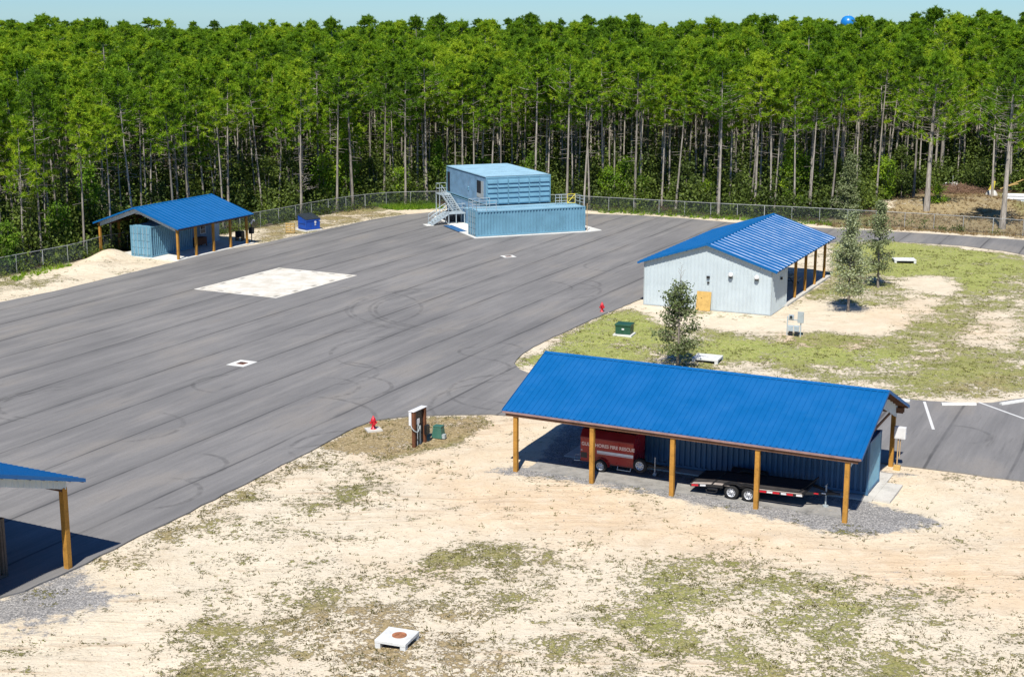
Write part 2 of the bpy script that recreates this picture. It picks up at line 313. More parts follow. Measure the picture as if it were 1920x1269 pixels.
PEACH = [ (pl((-7.10,71.16), (-0.60,78.75), (1.05,67.70), (8.45,64.16), (17.17,59.61), (21.38,57.09), (25.66,69.52), (18.51,68.62), (40,60), (30,45), (11.92,56.46), (0.95,60.21), (-3.89,62.99)), 7, .85),
 (pl((19.86,101.39), (25.34,98.81), (23.09,95.50), (18.26,98.77)), 2, 1.0), (pl((29.17,114.50), (40.36,114.58), (31.91,89.56), (23.85,98.80)), 5, .35)]
def field(P, items):
    s = np.zeros(len(P))
    for poly, w, k in items: s += k*soft(P, poly, w)
    return s
def fence_y(x):
    xs = [-200,-90,-44.5,-42.6,-41.1,-40.1,-38.9,-27.0,-24.6,-22.0,-18.4,-14.4,-8,5,12.6,22.8,34,44.9,51.8,62,100]
    ys = [-60,60,124.2,127.8,130,132.6,137.5,154.8,158.9,164.0,169.2,172.6,173.6,170.2,167.0,162.6,158.4,153.6,149.8,142,118]
    return np.interp(x, xs, ys)
def edge_y(x):    # where the wood begins
    xs = [-200,-44.5,-27,-18.4,-8,5,22.8,34,41,46,52,60,75,120]
    ys = [-58,126,156.5,171.5,175.5,173,165,161,166,178,186,190,182,160]
    return np.interp(x, xs, ys)
gx = np.concatenate([[-4000,-1500,-500,-200,-110,-75], np.arange(-60, 72, .45), [80,110,200,500,1500,4000]])
gy = np.concatenate([[-600,-100,0,20,32], np.arange(38, 200, .45), [210,240,300,450,600,1000,1500,2500,6000]])
XX, YY = np.meshgrid(gx, gy); P2 = np.stack([XX.ravel(), YY.ravel()], 1)
inn = (np.abs(P2[:, 0]) < 80) & (P2[:, 1] > 30) & (P2[:, 1] < 205)
Zg = np.zeros(len(P2))
def hump(cx, cy, rx, ry, rot, h):
    c, s = math.cos(R_(rot)), math.sin(R_(rot)); dx = P2[:, 0]-cx; dy = P2[:, 1]-cy
    u = (dx*c+dy*s)/rx; v = (-dx*s+dy*c)/ry; return h*np.exp(-(u*u+v*v))
ap_sd = np.full(len(P2), -50.); ap_sd[inn] = poly_sd(P2[inn], APRON)
off = np.clip(-ap_sd/1.5, 0, 1)
nz = sum(a*np.sin(P2[:, 0]*kx+P2[:, 1]*ky+p) for a, kx, ky, p in ((.03,.9,.5,0),(.025,-.6,1.3,1),(.02,2.1,.4,2),(.015,-1.7,2.3,3)))
Zg += nz*off*(P2[:, 1] < 200)
Zg += (hump(*(-37.43,133.02),1.5,2.6,-25,.95)+hump(*(-37.92,127.79),1.6,2.6,-25,.6)+hump(*(-39.02,119.90),1.6,3,-25,.25)+hump(50,172,7,4,-20,1.0)+hump(57,176,6,4,-20,.7))*off
Zg += (hump(-7.0,66,1.5,.7,10,.10)+hump(9,60,3,.5,-20,.06)+hump(14,58.5,4,.4,-25,.05)+hump(-6,65.2,2,.35,-30,.1))*off
def drop(y): return np.interp(y, [0, 450, 1000, 1500, 2500, 6000], [0, 0, -9, -20, -45, -125])
Zg -= .04; Zg += drop(P2[:, 1])
def flat(poly, w=1.2):
    global Zg
    k = np.zeros(len(P2)); k[inn] = np.clip(1+poly_sd(P2[inn], poly)/w, 0, 1); Zg = Zg*(1-k)+(-.02)*k
BIGP = [(-.8,68.9),(3.9,79),(19.6,71.6),(15.2,61.2)]
flat(BIGP); flat([(-39.6,136.5),(-30.4,132.0),(-25.2,142.8),(-34.3,147.4)], .6); flat([(10.1,111.7),(19.9,107.2),(28.2,124.6),(18.4,129.4)])
Gr = np.zeros(len(P2)); Dr = Gr.copy(); Gv = Gr.copy(); Pe = Gr.copy(); Li = Gr.copy()
Gr[inn] = .17+field(P2[inn], GRASS); Gr = np.where((P2[:, 1] < 67) & (P2[:, 1] > 30), np.minimum(Gr, .55), Gr); Dr[inn] = field(P2[inn], DRY); Gv[inn] = field(P2[inn], GRAVEL); Pe[inn] = .15+field(P2[inn], PEACH)
Lu = np.zeros(len(P2)); Lu[inn] = np.clip(field(P2[inn], LUSH), 0, 1)
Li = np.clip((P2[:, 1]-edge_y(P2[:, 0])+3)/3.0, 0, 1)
fy = fence_y(P2[:, 0]); band = np.exp(-((P2[:, 1]-fy-1)/2.2)**2); Gr = Gr+band*.35*inn; Dr = Dr+band*.35
nyx = len(gx); idx = np.arange(len(gy)*nyx).reshape(len(gy), nyx)
Fq = np.stack([idx[:-1, :-1], idx[:-1, 1:], idx[1:, 1:], idx[1:, :-1]], -1).reshape(-1, 4)

def ground_mat():
    g = N('sandy_ground'); co = g.coord(); A = g.attr
    big = g.noise(co, .12, 5, .6); mid = g.noise(co, .9, 6, .65); fine = g.noise(co, 7, 4, .7)
    rut = g.noise(g.mapping(co, rot=R_(22), scale=(.14,1.6,1)), 1.3, 5, .6)
    lush = A('lush'); pe = g.math('ADD', A('peach'), g.math('MULTIPLY_ADD', big, 1.6, -.75))
    sand = g.mix(g.mr(pe, .1, 1.1), (.67,.59,.45), (.655,.51,.345))
    sand = g.mix(g.mr(mid, .4, .7, 0, .4), sand, (.78,.70,.56))
    sand = g.mix(g.math('MULTIPLY', g.mr(rut, .52, .70, 0, .55), g.mr(g.noise(g.mapping(co, loc=(0,40,0)), .09, 3), .46, .6)), sand, (.44,.31,.19)); sand = g.mix(g.mr(g.noise(g.mapping(co, loc=(77,0,0)), .33, 7, .75), .52, .68, 0, .5), sand, (.50,.40,.28))
    sand = g.mix(g.mr(g.noise(co, 3.1, 6, .8), .55, .70, 0, .55), sand, (.40,.29,.18)); sand = g.mix(g.mr(fine, .54, .72, 0, .45), sand, (.34,.25,.16))
    # pebbles and twigs
    vo = g.n('ShaderNodeTexVoronoi'); g.l(co, vo.inputs['Vector']); vo.inputs['Scale'].default_value = 5.5
    sand = g.mix(g.mr(vo.outputs['Distance'], .06, .13, .45, 0), sand, (.22,.17,.12))
    # gravel
    vg = g.n('ShaderNodeTexVoronoi'); g.l(co, vg.inputs['Vector']); vg.inputs['Scale'].default_value = 22
    gcol = g.ramp(g.n('ShaderNodeSeparateColor').outputs[0], [(0, (0,0,0))]) if False else None
    sep = g.n('ShaderNodeSeparateColor'); g.l(vg.outputs['Color'], sep.inputs[0])
    gcol = g.ramp(sep.outputs[0], [(0, (.15,.147,.145)), (.45, (.25,.247,.245)), (.8, (.35,.34,.33)), (1, (.55,.53,.50))])
    gm = g.math('ADD', A('gravel'), g.math('MULTIPLY_ADD', g.noise(co, 1.6, 7, .8), 2.2, -1.1))
    col = g.mix(g.mr(gm, .30, .66), sand, gcol)
    # grass / weeds
    n1 = g.noise(co, 1.15, 7, .78); n2 = g.noise(g.mapping(co, loc=(31,7,0)), 4.2, 5, .75)
    nn = g.math('ADD', g.math('MULTIPLY', n1, .36), g.math('ADD', g.math('MULTIPLY', n2, .36), g.math('MULTIPLY', g.noise(g.mapping(co, loc=(3,17,0)), 10, 3, .7), .28)))
    nn = g.math('ADD', nn, g.math('MULTIPLY_ADD', g.noise(g.mapping(co, loc=(19,4,0)), .30, 3, .6), .34, -.17)); thr = g.mr(A('grass'), 0, 1, .615, .405, False)
    gm1 = g.mr(g.math('SUBTRACT', nn, thr), -.008, .022)
    gv = g.noise(co, .45, 4, .6)
    green = g.ramp(g.math('ADD', g.math('MULTIPLY', gv, .6), g.math('MULTIPLY', n2, .4)), [(.3, (.075,.07,.02)), (.45, (.135,.135,.03)), (.58, (.215,.205,.05)), (.72, (.36,.29,.13))])
    dryc = g.ramp(n2, [(.3, (.15,.11,.05)), (.5, (.27,.20,.09)), (.7, (.44,.34,.18))])
    green = g.mix(g.math('MULTIPLY', lush, .75), green, g.ramp(n2, [(.35, (.17,.24,.03)), (.5, (.28,.36,.05)), (.65, (.44,.47,.10))]))
    # mowing swaths
    sw = g.n('ShaderNodeTexWave', wave_type='BANDS'); g.l(g.mapping(co, rot=R_(-52)), sw.inputs['Vector']); sw.inputs['Scale'].default_value = .22; sw.inputs['Distortion'].default_value = 1.2; sw.inputs['Detail'].default_value = 1
    green = g.mix(g.mr(sw.outputs['Fac'], .2, .8, 0, .28), green, (.26,.27,.06))
    veg = g.mix(g.mr(g.math('ADD', A('dry'), g.math('MULTIPLY_ADD', n1, 1.4, -.7)), .2, .8), green, dryc)
    n3 = g.noise(g.mapping(co, loc=(5,55,0)), 9.5, 4, .7); veg = g.mix(g.mr(n3, .53, .62, 0, .65), veg, (.55,.47,.32)); veg = g.mix(g.mr(n3, .46, .34, 0, .5), veg, (.085,.075,.025))
    col = g.mix(g.math('MULTIPLY', gm1, .92), col, veg)
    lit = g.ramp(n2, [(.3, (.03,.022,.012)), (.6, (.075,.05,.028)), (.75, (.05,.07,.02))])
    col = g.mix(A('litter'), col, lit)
    h = g.math('ADD', g.math('MULTIPLY', mid, .5), g.math('ADD', g.math('MULTIPLY', fine, .25), g.math('ADD', g.math('MULTIPLY', gm1, .35), g.math('MULTIPLY', g.math('MULTIPLY', rut, g.mr(g.noise(g.mapping(co, loc=(0,40,0)), .09, 3), .44, .6)), .5))))
    g.bump(h, .95, .2); return g.set(g.mix(1., col, (.89,.885,.88), 'MULTIPLY'), .95, spec=.1)
def asphalt_mat():
    g = N('worn_asphalt'); co = g.coord()
    uv = g.mapping(co, rot=R_(-64.5)); sx = g.n('ShaderNodeSeparateXYZ'); g.l(uv, sx.inputs[0]); U, V = sx.outputs[0], sx.outputs[1]
    wob = g.noise(g.mapping(uv, scale=(.06,.4,1)), 1.0, 3, .5)
    v2 = g.math('ADD', V, g.math('MULTIPLY_ADD', wob, .7, -.35))
    # V = -(perp coordinate); paving joints every 3.96 m
    ph = g.math('ABSOLUTE', g.math('SUBTRACT', g.math('FRACT', g.math('DIVIDE', g.math('SUBTRACT', v2, 58.8-100*3.96+1.98), 3.96)), .5))
    d = g.math('MULTIPLY', ph, 3.96)
    fade = g.noise(g.mapping(uv, scale=(.10,.3,1)), 1.3, 4, .65)
    seam = g.math('MULTIPLY', g.mr(d, .03, .11, 1, 0), g.mr(fade, .34, .58, .35, 1))
    halo = g.math('MULTIPLY', g.mr(d, .0, .75, 1, 0), g.mr(fade, .3, .6, .02, .22))
    st1 = g.noise(g.mapping(uv, scale=(.055,.9,1)), 1.4, 6, .68); st2 = g.noise(g.mapping(uv, scale=(.16,1.8,1), loc=(9,3,0)), 1.6, 6, .7)
    big = g.noise(co, .055, 4, .55); gr = g.noise(co, 14, 3, .8); bl = g.noise(g.mapping(uv, scale=(.35,1,1)), .28, 5, .6)
    f = g.math('ADD', g.math('MULTIPLY', st1, .42), g.math('ADD', g.math('MULTIPLY', big, .3), g.math('MULTIPLY', bl, .28)))
    col = g.ramp(f, [(.38, (.182,.178,.176)), (.5, (.245,.238,.232)), (.62, (.32,.308,.296))])
    col = g.mix(g.mr(bl, .50, .70, 0, .6), col, (.30,.275,.245))
    col = g.mix(g.mr(st2, .55, .74, 0, .5), col, (.115,.112,.11))
    col = g.mix(g.mr(g.noise(g.mapping(uv, scale=(.2,1.5,1), loc=(3,8,0)), .9, 6, .75), .63, .78, 0, .5), col, (.46,.44,.41))
    col = g.mix(g.mr(gr, .3, .75, .0, .28), col, (.12,.12,.12))
    col = g.mix(halo, col, (.095,.093,.092)); col = g.mix(g.math('MULTIPLY', seam, .66), col, (.05,.05,.052))
    # tyre arcs
    sc = g.n('ShaderNodeSeparateXYZ'); g.l(co, sc.inputs[0]); X, Y = sc.outputs[0], sc.outputs[1]; tot = None
    arcs = [((-2.28,110.36), 8.3, -1), ((-2.28,110.36), 8.75, -1), ((-3.81,110.35), 8.6, -1), ((-3.81,110.35), 9.0, -1), ((-11.83,85.53), 2.5, 1), ((-10.09,85.67), 2.75, 1), ((-16.58,69.77), 2.2, 1), ((-17.14,65.59), 2.3, 1), ((4.95,120.48), 2.5, 1), ((3.30,117.78), 4.0, 1), ((-2.16,95.35), 1.4, -1), ((-1.27,96.16), 1.9, 1), ((-26.49,81.84), 3.3, -1), ((-26.18,81.84), 4.1, -1), ((-8.40,73.04), 3.2, -1), ((-17.41,86.55), 2.2, -1), ((-11.51,89.31), 3.0, 1), ((24.19,75.68), 1.7, 1), ((-16.50,109.84), 9.5, 1), ((-4.71,77.10), 6.5, 1), ((1.77,118.98), 3.2, 1), ((9.17,129.58), 2.6, -1), ((-2.75,90.79), 2.6, 1), ((-7.20,95.32), 5.0, -1), ((-21.19,77.02), 3.0, 1), ((-13.13,78.14), 5.5, 1), ((0.65,84.70), 4.5, -1), ((1.25,81.63), 6.0, -1)]
    for (cx, cy), r, side in arcs:
        dx = g.math('SUBTRACT', X, cx); dy = g.math('SUBTRACT', Y, cy)
        dd = g.math('ABSOLUTE', g.math('SUBTRACT', g.math('SQRT', g.math('ADD', g.math('MULTIPLY', dx, dx), g.math('MULTIPLY', dy, dy))), r))
        m = g.math('MULTIPLY', g.mr(dd, .06, .20, 1, 0), g.mr(g.math('MULTIPLY', dx, side/r), -.1, .5))
        tot = m if tot is None else g.math('MAXIMUM', tot, m)
    col = g.mix(g.math('MULTIPLY', tot, g.mr(g.noise(co, .9, 5, .7), .36, .62, .0, .42)), col, (.07,.068,.066))
    g.bump(gr, .25, .01); return g.set(g.mix(1., col, (.775,.775,.775), 'MULTIPLY'), g.mr(st2, .3, .7, .78, .92), spec=.25)
M['ground'] = ground_mat(); M['asphalt'] = asphalt_mat()
gnd = np_mesh('ground', np.stack([P2[:, 0], P2[:, 1], Zg], 1), Fq, M['ground'], attrs=[('grass','POINT',Gr), ('dry','POINT',np.clip(Dr,0,1)), ('gravel','POINT',np.clip(Gv,0,1)), ('peach','POINT',np.clip(Pe,0,1)), ('litter','POINT',Li), ('lush','POINT',Lu)])
gnd.data.polygons.foreach_set('use_smooth', [True]*len(gnd.data.polygons)); struct(gnd)
def ragged(poly, step, amp):
    out = []
    for i, a in enumerate(poly):
        b = poly[(i+1) % len(poly)]; L = math.dist(a, b); n = max(1, int(L/step))
        for k in range(n):
            t = k/n; j = amp if k else 0
            out.append((a[0]+(b[0]-a[0])*t+rnd.uniform(-j, j), a[1]+(b[1]-a[1])*t+rnd.uniform(-j, j)))
    return out
from mathutils.geometry import tessellate_polygon
def slab(name, poly, z0, z1, m, parent=None, kind='structure'):
    n = len(poly); vs = [(x, y, z1) for x, y in poly] + [(x, y, z0) for x, y in poly]
    tris = tessellate_polygon([[Vector((x, y, 0)) for x, y in poly]])
    b = MB(); fs = []
    for t in tris:
        a = [Vector(vs[i]) for i in t]
        if (a[1]-a[0]).cross(a[2]-a[0]).z < 0: t = (t[0], t[2], t[1])
        fs.append(tuple(t))
    area = sum(poly[i][0]*poly[(i+1) % n][1]-poly[(i+1) % n][0]*poly[i][1] for i in range(n))
    for i in range(n):
        q = (i, n+i, n+(i+1) % n, (i+1) % n); fs.append(q if area > 0 else q[::-1])
    b.add(vs, fs); o = b.build(name, m, parent)
    if kind: o['kind'] = kind
    return o
slab('asphalt_yard', ragged(APRON, .8, .07), -.15, .035, M['asphalt'])
def rect(o, deg, x0, x1, y0, y1):
    c, s = math.cos(R_(deg)), math.sin(R_(deg)); return [(o[0]+x*c-y*s, o[1]+x*s+y*c) for x, y in ((x0,y0),(x1,y0),(x1,y1),(x0,y1))]
# training pad with lift-point recesses
def pad_mat():
    g = N('white_training_pad'); co = g.coord(); a = g.noise(co, .7, 6, .7); b = g.noise(co, 6, 4, .7)
    col = g.ramp(a, [(.3, (.58,.55,.47)), (.48, (.72,.69,.63)), (.62, (.80,.79,.76))]); col = g.mix(g.mr(b, .5, .75, 0, .3), col, (.45,.40,.32)); return g.set(g.mix(1., col, (.80,.79,.76), 'MULTIPLY'), .9, spec=.15)
M['pad'] = pad_mat()
PADO, PADD = (-26.35,118.02), -27.28
slab('concrete_pad', rect(PADO, PADD, 0, 8.36, 0, 11.79), -.1, .047, M['pad'])
mb = MB()
for i in range(5):
    for x in (.45, 7.9):
        for (a, b) in [(x, .6+i*2.65)]: p = rect(PADO, PADD, a-.16, a+.16, b-.3, b+.3); mb.quad(*[(q[0], q[1], .051) for q in p])
for x in (2.4, 4.2, 6.0):
    for y in (.45, 11.35): p = rect(PADO, PADD, x-.3, x+.3, y-.14, y+.14); mb.quad(*[(q[0], q[1], .051) for q in p])
struct(mb.build('pad_recess', paint('pad_recess_grey', (.36,.34,.30), .9, .1, 4)))
# painted lines of the car park
M['line'] = paint('road_paint', (.72,.72,.70), .8, .08, 3, dirt=(.4,.4,.4), dirt_amt=.5)
def stripe(a, b, w):
    d = Vector((b[0]-a[0], b[1]-a[1])); L = d.length; d /= L; n = Vector((-d.y, d.x))*w/2
    return [(a[0]+n.x, a[1]+n.y), (a[0]-n.x, a[1]-n.y), (b[0]-n.x, b[1]-n.y), (b[0]+n.x, b[1]+n.y)]
for a, b in (((24.28,82.47), (23.15,76.61)), ((27.45,82.36), (29.21,78.03))):
    mb = MB(); mb.quad(*[(x, y, .040) for x, y in stripe(a, b, .16)]); struct(mb.build('painted_parking_line', M['line']))
# ------------------------------------------------------------------ building blocks
def ribwall(mb, fn, u0, u1, hb, ht, prof, per, kinks=()):
    pts = []; k = 0
    while u0+k*per < u1:
        for t, d in prof:
            x = u0+(k+t)*per
            if x < u1-1e-4: pts.append((x, d))
        k += 1
    pts.append((u1, prof[0][1]))
    for kx in kinks: pts.append((kx, 0.0))
    pts.sort(); n = len(pts)
    vs = [fn(x, d, hb(x)) for x, d in pts]+[fn(x, d, ht(x)) for x, d in pts]
    mb.add(vs, [(i, i+1, n+i+1, n+i) for i in range(n-1)])
RIB = [(0,0),(.62,0),(.68,.03),(.86,.03),(.92,0)]
RIBBIG = [(0,0),(.50,0),(.62,.05),(.80,.05),(.92,0)]
COR = [(0,0),(.38,0),(.50,-.10),(.88,-.10)]
def gable_roof(t, axis, u0, u1, s0, s1, ze, zr, m=None, per=.30, prof=RIB, th=.05):
    m = m or M['roof']; c = (lambda u, s, z: (u, s, z)) if axis == 'x' else (lambda u, s, z: (s, u, z))
    sm = (s0+s1)/2; r = MB()
    for a in (s0, s1):
        L = math.hypot(sm-a, zr-ze); sx = (sm-a)/L; sz = (zr-ze)/L; nx = -sz*(1 if sm > a else -1); nz = abs(sx)
        ribwall(r, lambda u, d, h: c(u, a+sx*h+nx*d, ze+sz*h+nz*d), u0, u1, lambda x: 0, lambda x: L, prof, per)
    roof = r.build('roof', m, t)
    cp = MB(); w = .19; dz = (zr-ze)/(sm-s0)*w; k = prof[2][1]+.006
    for sg in (-1, 1):
        a = c(u0-.02, sm, zr+k); b = c(u1+.02, sm, zr+k); p = c(u1+.02, sm+sg*w, zr+k-dz); q = c(u0-.02, sm+sg*w, zr+k-dz); cp.quad(a, b, p, q)
    cp.build('ridge_cap', m, roof)
    tr = MB(); g = (zr-ze)/(sm-s0)
    for a in (s0, s1):
        sg = 1 if a == s0 else -1
        for uu in (u0-.012, u1+.012):
            e = .012 if uu > u0 else -.012
            P = [c(uu, a-sg*.012, ze+.03), c(uu, sm, zr+.035), c(uu, sm, zr-.13), c(uu, a-sg*.012, ze-.13)]
            Q = [tuple(Vector(p)+Vector(c(e, 0, 0))) for p in P]; tr.add(P+Q, [(0,1,2,3),(7,6,5,4),(0,4,5,1),(1,5,6,2),(2,6,7,3),(3,7,4,0)])
        A = [c(u0, a-sg*.004, ze+.0), c(u1, a-sg*.004, ze+.0), c(u1, a-sg*.004, ze-.06), c(u0, a-sg*.004, ze-.06)]; tr.add(A, [(0,1,2,3)])
    tr.build('trim', m, roof)
    uk = MB()
    for a in (s0, s1):
        sg = 1 if a == s0 else -1; o = .045
        P = [c(u0+.02, a+sg*.03, ze-o), c(u1-.02, a+sg*.03, ze-o), c(u1-.02, sm, zr-o), c(u0+.02, sm, zr-o)]
        P2_ = [(x, y, z-.03) for x, y, z in P]; uk.add(P+P2_, [(0,1,2,3),(7,6,5,4),(0,4,5,1),(1,5,6,2),(2,6,7,3),(3,7,4,0)])
        n = max(2, int((sm-s0)/.7))
        for i in range(n+1):          # purlins under the sheeting
            f = i/n*.97+.015; s = a+(sm-a)*f; z = ze+(zr-ze)*f-.115
            uk.beam(c(u0+.03, s, z), c(u1-.03, s, z), .045, .075)
    uk.build('roof_deck', M['wood_dark'], t)
    return roof
def gable_strip(t, axis, u, out, s0, s1, ze, zr, drop, m, sh=.11, name='gable_siding', zb=None):
    """siding on a gable: u plane, out = +1/-1 outward; from rake line down by drop (or to zb)"""
    sm = (s0+s1)/2; g = (zr-ze)/(sm-s0); b = MB(); c = (lambda u, s, z: (u, s, z)) if axis == 'x' else (lambda u, s, z: (s, u, z))
    top = lambda s: zr-abs(s-sm)*g-sh; bot = (lambda s: top(s)-drop) if zb is None else (lambda s: zb)
    ribwall(b, lambda s, d, z: c(u+out*d, s, z), s0, s1, bot, top, RIB, .30, (sm,))
    ribwall(b, lambda s, d, z: c(u-out*.03, s, z), s0, s1, bot, top, [(0,0)], .6, (sm,))
    return b.build(name, m, t)
def post(t, x, y, z0, z1, w=.19, m=None, name='post'):
    b = MB(); b.box(x-w/2, x+w/2, y-w/2, y+w/2, z0, z1); return b.build(name, m or M['wood'], t, bevel=.008)
def wheel(t, x, y, z, r=.33, w=.2, out=-1, name='wheel', holes=8):
    a = MB(); n = 28; p = [(r*.62,-w/2),(r*.9,-w/2),(r,-w*.34),(r,w*.34),(r*.9,w/2),(r*.62,w/2),(r*.62,-w/2)]
    a.lathe(p, n); a.v = [(vx+x, y+vz, vy+z) for vx, vy, vz in a.v]; ty = a.build(name, M['rubber'], t)
    b = MB(); f = -out
    b.lathe([(r*.63,-w*.42),(r*.60,-w*.44),(r*.56,-w*.30),(r*.34,-w*.22),(r*.20,-w*.30),(r*.16,-w*.46),(0.001,-w*.46)], n)
    b.v = [(vx+x, y+(vz if out < 0 else -vz), vy+z) for vx, vy, vz in b.v]; rim = b.build('rim', M['rim'], ty)
    for i in range(holes):
        h = MB()
        t_ = 2*math.pi*i/holes; cx, cz = x+r*.43*math.cos(t_), z+r*.43*math.sin(t_); yy = y+out*(w*.262)
        h.tube((cx, yy+out*.006, cz), (cx, yy-out*.02, cz), r*.075, 8); h.build('rim_hole', M['dark'], ty)
    return ty
def text(parent, s, size, loc, rot, m, name='lettering', ext=.004, align='LEFT', bold=0.0):
    cu = bpy.data.curves.new(name, 'FONT'); cu.body = s; cu.size = size; cu.extrude = ext; cu.align_x = align; cu.offset = bold
    tmp = bpy.data.objects.new('tmp', cu); COL.objects.link(tmp); bpy.context.view_layer.update()
    me = bpy.data.meshes.new_from_object(tmp.evaluated_get(bpy.context.evaluated_depsgraph_get())); bpy.data.objects.remove(tmp)
    me.materials.clear(); me.materials.append(m); o = bpy.data.objects.new(name, me); COL.objects.link(o); o.parent = parent
    o.location = loc; o.rotation_euler = rot; return o
def container_parts(t, L, H, W=2.44, mat=None, doors='x0', blank='ribs', z0=.02, roofm=None, per=.278, letters=False):
    """corrugated freight container, local x along its length, y across; door end at x0"""
    mat = mat or M['cblue']; b = MB(); z1 = z0+H; e = .11
    ribwall(b, lambda u, d, z: (u, -d*-1+.035, z), e, L-e, lambda x: z0+.15, lambda x: z1-.10, COR, per)
    ribwall(b, lambda u, d, z: (u, W-.035-d*1, z), e, L-e, lambda x: z0+.15, lambda x: z1-.10, COR, per)
    b.v = [(x, (y if y > 1 else .035-(y-.035)), z) for x, y, z in b.v]
    if doors != 'x1': ribwall(b, lambda u, d, z: (L-.035+d, u, z), e, W-e, lambda x: z0+.15, lambda x: z1-.10, COR, .25)
    if doors != 'x0': ribwall(b, lambda u, d, z: (.035-d, u, z), e, W-e, lambda x: z0+.15, lambda x: z1-.10, COR, .25)
    body = b.build('body', mat, t)
    r = MB(); ribwall(r, lambda u, d, y: (u, y, z1-.035+d*.6), e, L-e, lambda x: .06, lambda x: W-.06, COR, .28); r.build('roof', roofm or mat, t)
    f = MB()
    for x in (0, L-e):
        for y in (0, W-e): f.box(x, x+e, y, y+e, z0+.10, z1-.10)
    for x in (-.006, L-.16+.006):
        for y in (-.006, W-.15+.006):
            for z in (z0-.0, z1-.115): f.box(x, x+.16, y, y+.15, z, z+.118)
    for y in (.012, W-.082): f.box(e, L-e, y, y+.07, z0+.02, z0+.16); f.box(e, L-e, y, y+.07, z1-.11, z1-.01)
    for x in (.012, L-.082): f.box(x, x+.07, e, W-e, z0+.02, z0+.15); f.box(x, x+.07, e, W-e, z1-.12, z1-.01)
    f.build('frame', mat, t)
    x = 0.0 if doors == 'x0' else L; s = -1 if doors == 'x0' else 1
    for k in (0, 1):
        d = MB(); a = .13+k*(W/2-.13)+(.01 if k else 0); c = a+W/2-.15
        xs = sorted((x+s*.012, x-s*.03)); d.box(xs[0], xs[1], a, c, z0+.16, z1-.13)
        hh = (H-.30)/4
        for j in range(4):
            za = z0+.17+j*hh; xs = sorted((x+s*.012, x+s*.045)); m0 = (a+c)/2
            for ya, yb in ((a+.03, m0-.05), (m0+.05, c-.03)): d.box(xs[0], xs[1], ya, yb, za+.06, za+hh-.06)
        do = d.build('door', mat, t, bevel=.006)
        lk = MB()
        for yy in (a+.30, c-.30): lk.tube((x+s*.075, yy, z0+.1), (x+s*.075, yy, z1-.08), .02, 6)
        lk.build('locking_bar', M['rail'], do)
    return body
# ================================================================== open shed with the trailers
t = thing('open_shed', 'long open storage shed with blue roof on five front timber posts, sheltering the red trailer', 'shed', (0.2,69.18,0), -26.72)
SB = t
for i in range(5): post(t, i*4.13, 0, -.1, 2.97, .21)
for i in range(5): post(t, i*4.13, 9.33, -.1, 2.97, .21)
gable_roof(t, 'x', -.65, 17.17, -.21, 9.75, 3.13, 5.06, per=.305)
gable_strip(t, 'x', 16.64, 1, .1, 9.42, 3.27, 5.06, .62, M['siding']); gable_strip(t, 'x', -.12, -1, .1, 9.42, 3.27, 5.06, .62, M['siding'])
b = MB()
for y in (-.135, .135, 9.195, 9.465): b.box(-.5, 17.0, y-.02, y+.02, 2.83, 3.09)
b.build('header_beam', M['wood_dark'], t)
b = MB(); b.box(-.64, 17.16, -.238, -.218, 2.99, 3.085); b.build('eave_board', M['pink'], t)
b = MB()
for i in range(5):
    x = i*4.13; b.beam((x, .1, 3.0), (x, 9.3, 3.0), .045, .14); b.beam((x, .1, 3.0), (x, 4.77, 4.82), .045, .12); b.beam((x, 9.4, 3.0), (x, 4.77, 4.82), .045, .12); b.beam((x, 4.77, 3.0), (x, 4.77, 4.8), .045, .1)
b.build('roof_truss', M['wood_dark'], t)
LB = lambda x, y: (0.2+x*math.cos(R_(-26.72))-y*math.sin(R_(-26.72)), 69.18+x*math.sin(R_(-26.72))+y*math.cos(R_(-26.72)))
slab('concrete_floor', rect((.2,69.18), -26.72, 1.1, 16.95, 3.35, 7.9), -.1, .05, M['conc'])
slab('concrete_apron', ragged(rect((.2,69.18), -26.72, .35, 16.3, .42, 2.3), .5, .10), -.1, .022, M['apron'])
slab('concrete_step', rect((.2,69.18), -26.72, 16.97, 17.75, 3.55, 6.35), -.1, .07, M['conc'])
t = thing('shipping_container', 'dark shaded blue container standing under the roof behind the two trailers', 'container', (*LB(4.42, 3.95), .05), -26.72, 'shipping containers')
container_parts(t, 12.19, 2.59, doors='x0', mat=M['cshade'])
b = MB(); ribwall(b, lambda u, d, z: (12.19-.022+d, u, z), .11, 2.33, lambda x: .17, lambda x: 2.50, COR, .25); b.build('sunlit_end_panel', M['cblue'], t)  # overlay in the lighter blue: the sunlit end of the shade-darkened container
t = thing('electrical_panel', 'white electrical box on a conduit at the right end of the open shed', 'electrical box', (*LB(16.80, 8.9), 0), -26.72)
b = MB(); b.box(-.10, .46, -.12, .12, 1.62, 2.22); b.build('cabinet', M['white'], t, bevel=.015)
b = MB(); b.box(-.05, .41, -.128, -.121, 1.68, 2.16); b.build('cabinet_door', M['white'], t)
b = MB(); b.tube((.1, 0, -.05), (.1, 0, 1.62), .035, 8); b.tube((.2, .02, .6), (.2, .02, 1.62), .025, 8); b.build('conduit', M['tan'], t)
b = MB(); b.box(-.05, .28, -.12, .12, -.05, .22); b.build('base_block', M['plywood'], t, bevel=.02)
